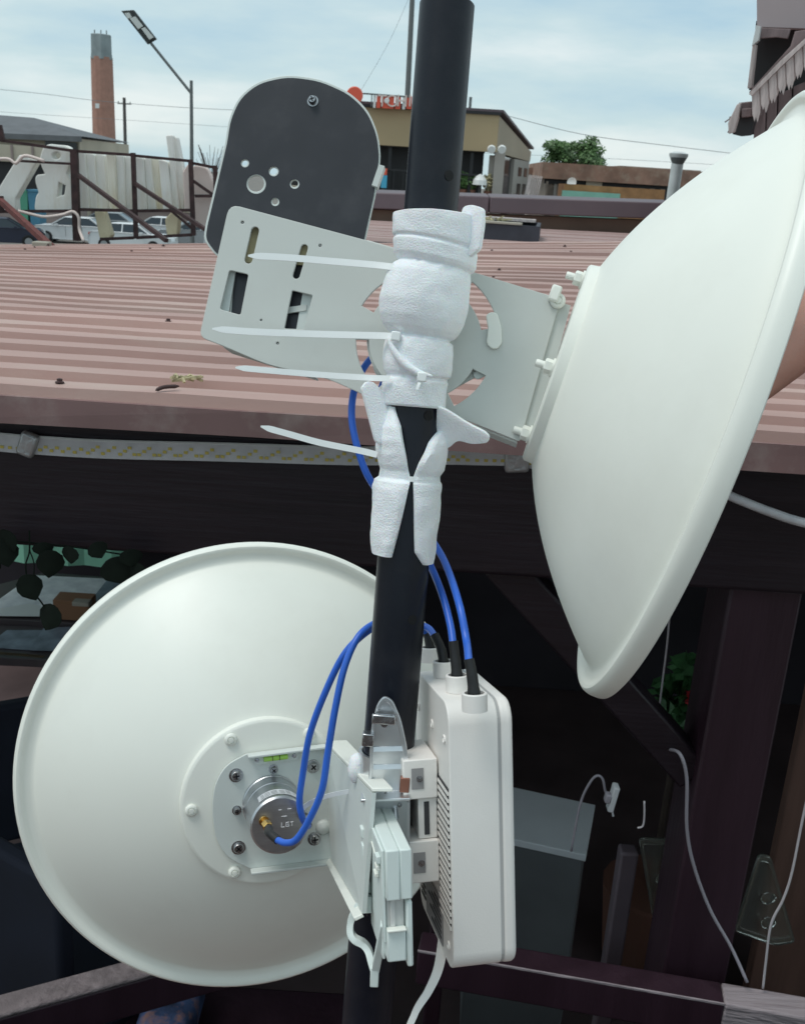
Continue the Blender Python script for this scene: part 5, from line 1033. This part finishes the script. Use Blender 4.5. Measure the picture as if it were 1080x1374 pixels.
MB().bar(WP(-.0028, .012, .055), WP(-.0028, .022, .020), .0012).make('moulded_line', 'dish', wb_)
lvp = [P(486, 1212, .95), P(476, 1226, .945), P(470, 1240, .942), P(470, 1254, .938), P(476, 1263, .934), P(487, 1269, .928), P(494, 1278, .922), P(498, 1292, .917), P(503, 1308, .912)]
lv = smoothpath(lvp, 6); m_b = MB()
for i in range(len(lv) - 1):
    d_ = (lv[i + 1] - lv[i]).normalized(); s_ = d_.cross(fw).normalized() * .0030; t_ = fw * .010
    m_b.hexa([lv[i] - s_, lv[i] + s_, lv[i] + s_ + t_, lv[i] - s_ + t_, lv[i + 1] - s_, lv[i + 1] + s_, lv[i + 1] + s_ + t_, lv[i + 1] - s_ + t_])
m_b.make('lever', 'clip', wb_)
bevel(MB().bar(P(504, 1300, .905), P(516, 1238, .868), .007, .009).make('lever_stay', 'clip', wb_), .001); bevel(MB().bar(P(503, 1296, .903), P(502, 1322, .905), .0075, .008).make('lever_foot', 'clip', wb_), .001)
wbox('face_panel', -.0020, .0005, .0852, .106, .012, .060, 'clip', .001)

# ---------------------------------------------------------- foam wraps
def foam_loop(pts_, seg=72, seed=0.):
    """rows of (photo row, left px, right px): lumpy wrap round the pole"""
    vs = []; rows = []
    n_sub = 7
    for i in range(len(pts_) - 1):
        for k in range(n_sub): t = k / n_sub; t = t * t * (3 - 2 * t) if False else t; rows.append(tuple(pts_[i][j] + (pts_[i + 1][j] - pts_[i][j]) * t for j in range(3)))
    rows.append(pts_[-1]); 
    rows2 = [tuple(sum(rows[max(0, min(len(rows) - 1, i + d_))][j] for d_ in (-1, 0, 1)) / 3 for j in range(3)) if 0 < i < len(rows) - 1 else rows[i] for i in range(len(rows))]
    for (y, l_, r_) in rows2:
        c = pole_at(y); d_ = depth(c); cx = 540 + F * (c - CAM).dot(rt) / d_; rad = max((r_ - l_) / 2 / F * d_, PR + .003); off = ((l_ + r_) / 2 - cx) / F * d_
        for k in range(seg):
            a = 2 * math.pi * k / seg; dr = ps * math.cos(a) + pn * math.sin(a)
            q = V((math.cos(a) * 1.6, math.sin(a) * 1.6, y * .022 + seed)); nz_ = noise.noise(q) * .0016 + noise.noise(q * 2.6) * .0007
            nz_ += sum(.0009 * math.sin(a * 15 + 5 * noise.noise(V((a * 2, yt, 0)))) * math.exp(-((y - yt) / 8) ** 2) for yt in (359, 454, 509))
            vs.append(c + ps * off + dr * (rad + nz_ * (.7 + .3 * abs(math.sin(a)))) )
    return vs, len(rows2)
fu = thing('foam_wrap', pole_at(545), 'white foam sheet wrapped round the upper pole and cinched into bulges by cable ties', 'foam wrap')
rows = [(291, 527, 643), (300, 526, 644), (324, 526, 643), (328, 530, 640), (332, 526, 642), (349, 527, 640), (354, 530, 637), (358, 534, 631), (362, 527, 632), (370, 520, 632), (385, 514, 630), (408, 508, 627), (428, 509, 623), (442, 513, 616), (449, 519, 610), (453, 525, 602), (457, 518, 608), (470, 514, 609), (490, 513, 607), (502, 515, 604), (507, 521, 597), (511, 514, 600), (520, 511, 599), (546, 513, 598)]
vs, nr = foam_loop(rows); sg_ = 72
# the outer skin, a rolled top and bottom edge, then an inner skin against the pole
def skin(vs, nr, seg, name, par, inner=PR + .002, y0=291, y1=546):
    fs = []
    for i in range(nr - 1):
        for k in range(seg): fs.append((i * seg + k, i * seg + (k + 1) % seg, (i + 1) * seg + (k + 1) % seg, (i + 1) * seg + k))
    for (row, y) in ((0, y0), (nr - 1, y1)):
        c = pole_at(y); st_ = len(vs)
        for k in range(seg): a = 2 * math.pi * k / seg; vs.append(c + (ps * math.cos(a) + pn * math.sin(a)) * inner)
        for k in range(seg): f_ = (row * seg + k, row * seg + (k + 1) % seg, st_ + (k + 1) % seg, st_ + k); fs.append(f_ if row else f_[::-1])
    return mk(name, vs, fs, 'foam', par, smooth=True)
# slant the ridges: shear rows by angle so that ties climb to the left
vs2 = []
for i, v_ in enumerate(vs):
    a = 2 * math.pi * (i % sg_) / sg_; y = (i // sg_) / (nr - 1); vs2.append(v_ - pv * (.0065 * math.cos(a) * (1 - y) * min(1, y / .12)))
skin(vs2, nr, sg_, 'wrap', fu)
# standing corner of the sheet at the upper right
c = P(632, 312, .925); pr_ = [(600, 296), (621, 291), (624, 279), (634, 277), (648, 281), (648, 300), (643, 334), (630, 344), (602, 338)]
o = slab('corner_flap', fillet(pr_, 4), [], P(628, 305, .921), (fw + rt * .75).normalized(), .006, 'foam', fu, .0012, sm=40)
# overlapped edge running diagonally
dg_ = smoothpath([P(x, y, .9245 - .0007 * (x - 520) / 10) for x, y in ((520, 452), (528, 470), (545, 490), (562, 500), (580, 505))], 6); 
dgm = MB().tube(dg_, [.0012 + .0026 * math.sin(math.pi * min(1, i / 24)) for i in range(len(dg_))], 10); dgm.make('overlap_edge', 'foam', fu, smooth=True)

# lower split sleeve
fl2 = thing('foam_sleeve', pole_at(756), 'split white foam sleeve tied at its waist, black pole showing in the gap', 'foam sleeve')
def shell(rows_, name, side_, par, seg=26, th=.0075, seed=3.):
    """rows: photo row, gap edge px, outer edge px"""
    vs, fs = [], []; rr = []
    for i in range(len(rows_) - 1):
        for k in range(6): t = k / 6; rr.append(tuple(rows_[i][j] + (rows_[i + 1][j] - rows_[i][j]) * t for j in range(3)))
    rr.append(rows_[-1]); n2 = seg * 2 + 2
    for (y, gp, ou) in rr:
        c = pole_at(y); d_ = depth(c); cx = 540 + F * (c - CAM).dot(rt) / d_; R_ = abs(ou - cx) / F * d_; R_ = max(R_, PR + .004); ri = max(PR + .0008, R_ - th)
        s_ = max(-.999, min(.999, (gp - cx) * side_ / F * d_ / R_)); a0 = math.asin(s_); a1 = math.radians(172)
        for lay in (0, 1):
            for k in range(seg + 1):
                kk = k if lay == 0 else seg - k; a = a0 + (a1 - a0) * kk / seg; q = V((a * 1.3 * side_, y * .03, seed)); nn_ = noise.noise(q) * .0015 + noise.noise(q * 3) * .0007
                rad = (R_ + nn_) if lay == 0 else ri
                if lay == 0 and kk == 0: rad = R_ - .0022
                vs.append(c + (ps * side_ * math.sin(a) + pn * math.cos(a)) * rad)
    for i in range(len(rr) - 1):
        for k in range(n2): fs.append((i * n2 + k, i * n2 + (k + 1) % n2, (i + 1) * n2 + (k + 1) % n2, (i + 1) * n2 + k))
    fs += [tuple(range(n2)), tuple((len(rr) - 1) * n2 + k for k in range(n2))]
    return mk(name, vs, fs, 'foam', par, angle=50)
shell([(548, 527, 517), (560, 530, 514), (575, 534, 507), (592, 538, 504), (610, 543, 504), (624, 546, 507), (634, 549, 511), (639, 550, 513), (646, 549.5, 503), (655, 547, 500), (680, 541, 499), (705, 534, 498), (728, 527, 497), (744, 523, 498)], 'left_half', -1, fl2)
shell([(574, 592, 596), (582, 586, 599), (592, 579, 601), (604, 573, 601), (618, 564, 599), (628, 559, 596), (636, 555, 591), (640, 554, 588), (646, 554.5, 592), (656, 555, 592), (680, 556, 591), (710, 557, 588), (735, 558, 585), (752, 570, 582)], 'right_half', 1, fl2)
slab('upper_flap', fillet([(486, 521, 2), (491, 514, 2), (499, 514, 3), (516, 530, 8), (528, 548, 6), (535, 573, 6), (531, 594, 6), (505, 594, 6), (500, 575, 8), (494, 552, 8)], 5), [], pole_at(548) - ps * .03 + pn * .012, (fw - rt * .5).normalized(), .005, 'foam', fl2, .0012, sm=40)
slab('upper_flap', fillet([(588, 546, 3), (600, 551, 8), (626, 568, 10), (650, 580, 6), (656, 586, 3), (653, 592, 3), (634, 594, 8), (613, 588, 10), (601, 600, 6), (586, 600, 6)], 5), [], pole_at(580) + ps * .03 + pn * .010, (fw + up * .5 + rt * .2).normalized(), .005, 'foam', fl2, .0012, sm=40)

# ---------------------------------------------------------- cable ties
def tie(pp, w_px, lab, band=None, head=None, tilt=0.):
    o = thing('cable_tie', P(*pp[0]), lab, 'cable tie'); pts_ = smoothpath([P(*p) for p in pp], 8); m = MB(); n = len(pts_)
    for i in range(n - 1):
        def half(j):
            t = j / (n - 1); k = 1.0 if t < .93 else max(.25, 1 - (t - .93) / .07 * .75); return w_px / 2 / F * depth(pts_[j]) * k
        d_ = (pts_[i + 1] - pts_[i]).normalized(); s_ = d_.cross(fw).normalized(); a, b = half(i), half(i + 1); t_ = fw * .0012
        m.hexa([pts_[i] - s_ * a, pts_[i] + s_ * a, pts_[i] + s_ * a + t_, pts_[i] - s_ * a + t_, pts_[i + 1] - s_ * b, pts_[i + 1] + s_ * b, pts_[i + 1] + s_ * b + t_, pts_[i + 1] - s_ * b + t_])
    mk('tail', m.v, m.f, 'tie', o)
    if band:
        y, l_, r_ = band; c = pole_at(y); d_ = depth(c); cx = 540 + F * (c - CAM).dot(rt) / d_; rad = (r_ - l_) / 2 / F * d_; off = ((l_ + r_) / 2 - cx) / F * d_; bm_ = MB(); N = 40; vs = []
        for k in range(N):
            a = 2 * math.pi * k / N; dr = ps * math.cos(a) + pn * math.sin(a); cc = c + ps * off - pv * tilt * math.cos(a)
            vs += [cc + dr * rad + pv * .0024, cc + dr * rad - pv * .0024, cc + dr * (rad - .0014) - pv * .0024, cc + dr * (rad - .0014) + pv * .0024]
        fs = [(4 * k + j, 4 * k + (j + 1) % 4, 4 * ((k + 1) % N) + (j + 1) % 4, 4 * ((k + 1) % N) + j) for k in range(N) for j in range(4)]; mk('band', vs, fs, 'tie', o)
    if head: bevel(MB().obox(P(*head), (ps, pn, pv), (.0042, .0035, .0042)).make('head', 'tie', o), .001)
tie([(527, 358, .928), (500, 355, .945), (440, 350, .955), (380, 345, .955), (333, 343, .953)], 9, 'white cable tie whose tail ends over the upper slot of the bracket plate', (358, 535, 630), None, .004)
tie([(530, 451, .922), (500, 450, .94), (420, 448, .955), (340, 445, .952), (285, 441, .95)], 9, 'white cable tie with the longest tail crossing the middle of the bracket plate', (453, 526, 601), (531, 451, .924), .0)
tie([(523, 508, .93), (480, 506, .95), (420, 502, .955), (360, 497, .95), (316, 493, .948)], 8, 'white cable tie with tail along the lower edge of the bracket plate', (507, 522, 596), None)
tie([(506, 610, .945), (480, 604, .945), (430, 594, .94), (390, 583, .935), (350, 572, .93)], 8.5, 'white cable tie with tail hanging over the dark beam and LED strip', (600, 505, 600) if False else None, None)
tie([(566, 508, .918), (562, 515, .914), (559, 523, .913)], 4, 'cut short cable tie with square head on the front of the foam wrap', None, (566, 506, .917))
tie([(549, 640, .945), (552, 640, .944), (556, 640, .944)], 6, 'white cable tie pinching the waist of the split foam sleeve', (640, 512, 590), None)
tie([(470, 1062, 1.03), (448, 1066, 1.04), (428, 1072, 1.06), (412, 1080, 1.08), (405, 1087, 1.09)], 6, 'thin white cable tie holding the blue cables beside the feed unit', None, None)

# ---------------------------------------------------------- blue cables
def cable(boot_from, boot_to, pp, lab, r=.0036, end_boot=None, start=None):
    o = thing('antenna_cable', start, lab, 'cable'); pts_ = smoothpath([V(p) if isinstance(p, V) else P(*p) for p in pp], 10); MB().tube(pts_, r, 14).make('jacket', 'blue', o, smooth=True)
    b = smoothpath(boot_from, 6); n = len(b); MB().tube(b, [.0056 if i < 3 else .0050 if i < n - 6 else .0046 for i in range(n)], 14).make('boot', 'boot', o, angle=50)
    if end_boot: e_ = smoothpath(end_boot, 5); MB().tube(e_, [.0046] * len(e_), 12).make('boot', 'boot', o, angle=50)
    return o
def top(i): return CT[i] + rv * .010
b0 = [top(0), P(633, 905, depth(top(0)) + .002), P(629, 884, depth(top(0)) + .004)]
cable(b0, None, [b0[-1] - rv * .004, (626, 862, .925), (617, 815, .945), (603, 770, .985), (588, 738, 1.015), (560, 700, 1.04), (520, 672, 1.03), (496, 643, 1.015), (481, 605, 1.01), (472, 560, 1.012), (477, 518, 1.02), (497, 482, 1.035), (530, 462, 1.06), (600, 460, 1.07)], 'blue cable from the foremost collar climbing behind the foam to the upper dish', start=top(0))
b1 = [top(1), P(611, 885, depth(top(1)) + .002), P(608, 860, depth(top(1)) + .004)]
cable(b1, None, [b1[-1] - rv * .004, (604, 838, .965), (594, 800, .985), (579, 762, 1.01), (560, 725, 1.035), (535, 660, 1.05), (515, 600, 1.045), (508, 550, 1.04), (512, 520, 1.04), (530, 490, 1.05), (580, 470, 1.075)], 'blue cable from the second collar passing behind the pole to the upper dish', start=top(1))
b2 = [top(2), P(592, 872, depth(top(2)) + .004), P(583, 852, depth(top(2)) + .012)]
g1o = g1 + nl * .016
cable(b2, None, [b2[-1] - (b2[-1] - b2[-2]) * .3, (573, 842, 1.045), (545, 836, 1.05), (515, 838, 1.045), (492, 848, 1.03), (462, 878, 1.03), (436, 930, 1.04), (416, 985, 1.05), (407, 1035, 1.06), (402, 1075, 1.065), (407, 1100, 1.075), g1o + nl * .012], 'blue cable looping down from the third collar to the right port of the feed unit', end_boot=[g1o, g1o + nl * .010], start=top(2))
b3 = [top(3), P(575, 858, depth(top(3)) + .002), P(571, 846, depth(top(3)) + .004)]
g0d = (nl + rt * .25 - up * .2).normalized(); g0o = g0 + g0d * .017
cable(b3, None, [b3[-1] - rv * .002, (560, 832, 1.06), (535, 828, 1.06), (508, 834, 1.04), (482, 853, 1.02), (463, 893, 1.01), (450, 950, 1.01), (440, 1010, 1.015), (432, 1060, 1.02), (415, 1100, 1.03), (398, 1126, 1.04), (384, 1131, 1.05), (372, 1127, 1.06)], 'blue cable looping from the rearmost collar to the gold connector of the feed unit', end_boot=[g0o, P(361, 1117, 1.075), P(373, 1127.5, 1.06)], start=top(3))

# ---------------------------------------------------------- the person holding the big dish
per = thing('person', V((.86, 1.08, 0)), 'bare forearm of a person reaching behind the rim of the big dish', 'person')
elb = P(1128, 398, 1.17); wri = P(1000, 520, 1.085); hand = P(968, 541, 1.06); shr = V((.76, 1.02, 1.42))
def skinmesh(name, verts, edges, radii, m, par, root=0, sub=2):
    me = bpy.data.meshes.new(name); c0 = WL[par.name]; me.from_pydata([V(v) - c0 for v in verts], edges, []); o = bpy.data.objects.new(name, me); COL.objects.link(o); o.parent = par; WL[o.name] = c0
    me.materials.append(MT[m]); mo_ = o.modifiers.new('skin', 'SKIN'); mo_.use_smooth_shade = True
    sv = me.skin_vertices[0].data
    for i, r_ in enumerate(radii): sv[i].radius = (r_, r_) if not isinstance(r_, tuple) else r_; sv[i].use_root = (i == root)
    s2 = o.modifiers.new('sub', 'SUBSURF'); s2.levels = sub; s2.render_levels = sub; return o
bx_, by_ = .86, 1.08
VV = [(bx_, by_, .93), (bx_, by_, 1.10), (bx_, by_, 1.30), (bx_, by_, 1.44), (bx_ - .01, by_ + .02, 1.53), (bx_ - .02, by_ + .02, 1.62), (bx_ - .02, by_ + .01, 1.72),
      (.73, 1.00, 1.43), elb.lerp(shr, .5), elb, elb.lerp(wri, .25), elb.lerp(wri, .6), wri, hand,
      (.99, 1.16, 1.43), (1.02, 1.20, 1.16), (.98, 1.10, .92), (.97, 1.06, .82),
      (bx_ - .05, by_ - .08, .88), (bx_ - .06, by_ - .09, .49), (bx_ - .05, by_ - .10, .09), (bx_ - .13, by_ - .10, .035),
      (bx_ - .05, by_ + .08, .88), (bx_ - .06, by_ + .10, .49), (bx_ - .05, by_ + .11, .09), (bx_ - .13, by_ + .11, .035)]
EE = [(0, 1), (1, 2), (2, 3), (3, 4), (4, 5), (5, 6), (3, 7), (7, 8), (8, 9), (9, 10), (10, 11), (11, 12), (12, 13), (3, 14), (14, 15), (15, 16), (16, 17), (0, 18), (18, 19), (19, 20), (20, 21), (0, 22), (22, 23), (23, 24), (24, 25)]
RR = [.13, .125, .14, .09, .055, .085, .07, .062, .050, .043, .045, .036, .027, (.033, .018), .062, .045, .03, (.03, .016), .085, .058, .038, .035, .085, .058, .038, .035]
body = skinmesh('body', VV, EE, RR, 'skin', per)
sh_v = [(bx_, by_, .84)] + [VV[i] for i in (1, 2, 3, 7)] + [elb.lerp(shr, .72)] + [VV[14], V(VV[14]).lerp(V(VV[15]), .5)]; skinmesh('shirt', sh_v, [(0, 1), (1, 2), (2, 3), (3, 4), (4, 5), (3, 6), (6, 7)], [.150, .148, .155, .098, .074, .066, .074, .066], 'shirt', per)
skinmesh('trousers', [(bx_, by_, .92)] + [VV[i] for i in (18, 19, 20, 22, 23, 24)], [(0, 1), (1, 2), (2, 3), (0, 4), (4, 5), (5, 6)], [.125, .098, .072, .058, .098, .072, .058], 'trousers', per)
for i, j in ((20, 21), (24, 25)):
    a, b = V(VV[i]), V(VV[j]); skinmesh('shoe', [a + V((.03, 0, -.045)), b + V((.02, 0, .012)), b + V((-.10, 0, .002))], [(0, 1), (1, 2)], [.046, .045, .036], 'shoe', per)
hc = V(VV[5]); hr = leafy(MB(), hc + V((.02, 0, .05)), .095, .10, 1, .02); hm_ = MB().lathe([(.001, .135), (.05, .128), (.085, .095), (.098, .05), (.096, .01), (.08, -.02), (.001, -.02)], hc + V((.012, .004, 0)), (0.25, .05, 1), 24); hm_.make('hair', 'hair', per, smooth=True)
for s_ in (-1, 1):
    MB().lathe([(.001, .012), (.010, .008), (.012, 0), (.001, -.004)], hc + V((-.082, s_ * .032, .01)), (-1, 0, 0), 10).make('eye', 'eye', per, smooth=True); MB().lathe([(.001, .02), (.014, .014), (.022, 0), (.001, -.01)], hc + V((0, s_ * .088, 0)), (0, s_, 0), 10).make('ear', 'skin', per, smooth=True)
skinmesh('nose', [hc + V((-.080, 0, .015)), hc + V((-.104, 0, -.018)), hc + V((-.088, 0, -.028))], [(0, 1), (1, 2)], [.009, .013, .008], 'skin', per, sub=1); MB().bar(hc + V((-.084, -.022, -.052)), hc + V((-.084, .022, -.052)), .010).make('mouth', 'skin', per)
# fingers of the reaching hand, curled round the feed
hd_ = (hand - wri).normalized(); hs = hd_.cross(up).normalized(); hu = hs.cross(hd_)
for k, (ln_, sp__) in enumerate(((.034, -.026), (.040, -.009), (.038, .009), (.030, .025))):
    r_ = hand + hd_ * .02 + hu * sp__; skinmesh('finger', [r_ - hd_ * .02, r_ + hd_ * ln_ * .8, r_ + hd_ * ln_ * 1.3 + hs * .022, r_ + hd_ * ln_ * 1.2 + hs * .045], [(0, 1), (1, 2), (2, 3)], [.0095, .009, .0085, .0075], 'skin', per, sub=1)
skinmesh('thumb', [hand - hd_ * .02 + hu * .015, hand + hs * .02 + hu * .035, hand + hs * .045 + hu * .035 + hd_ * .022], [(0, 1), (1, 2)], [.012, .0105, .009], 'skin', per, sub=1)
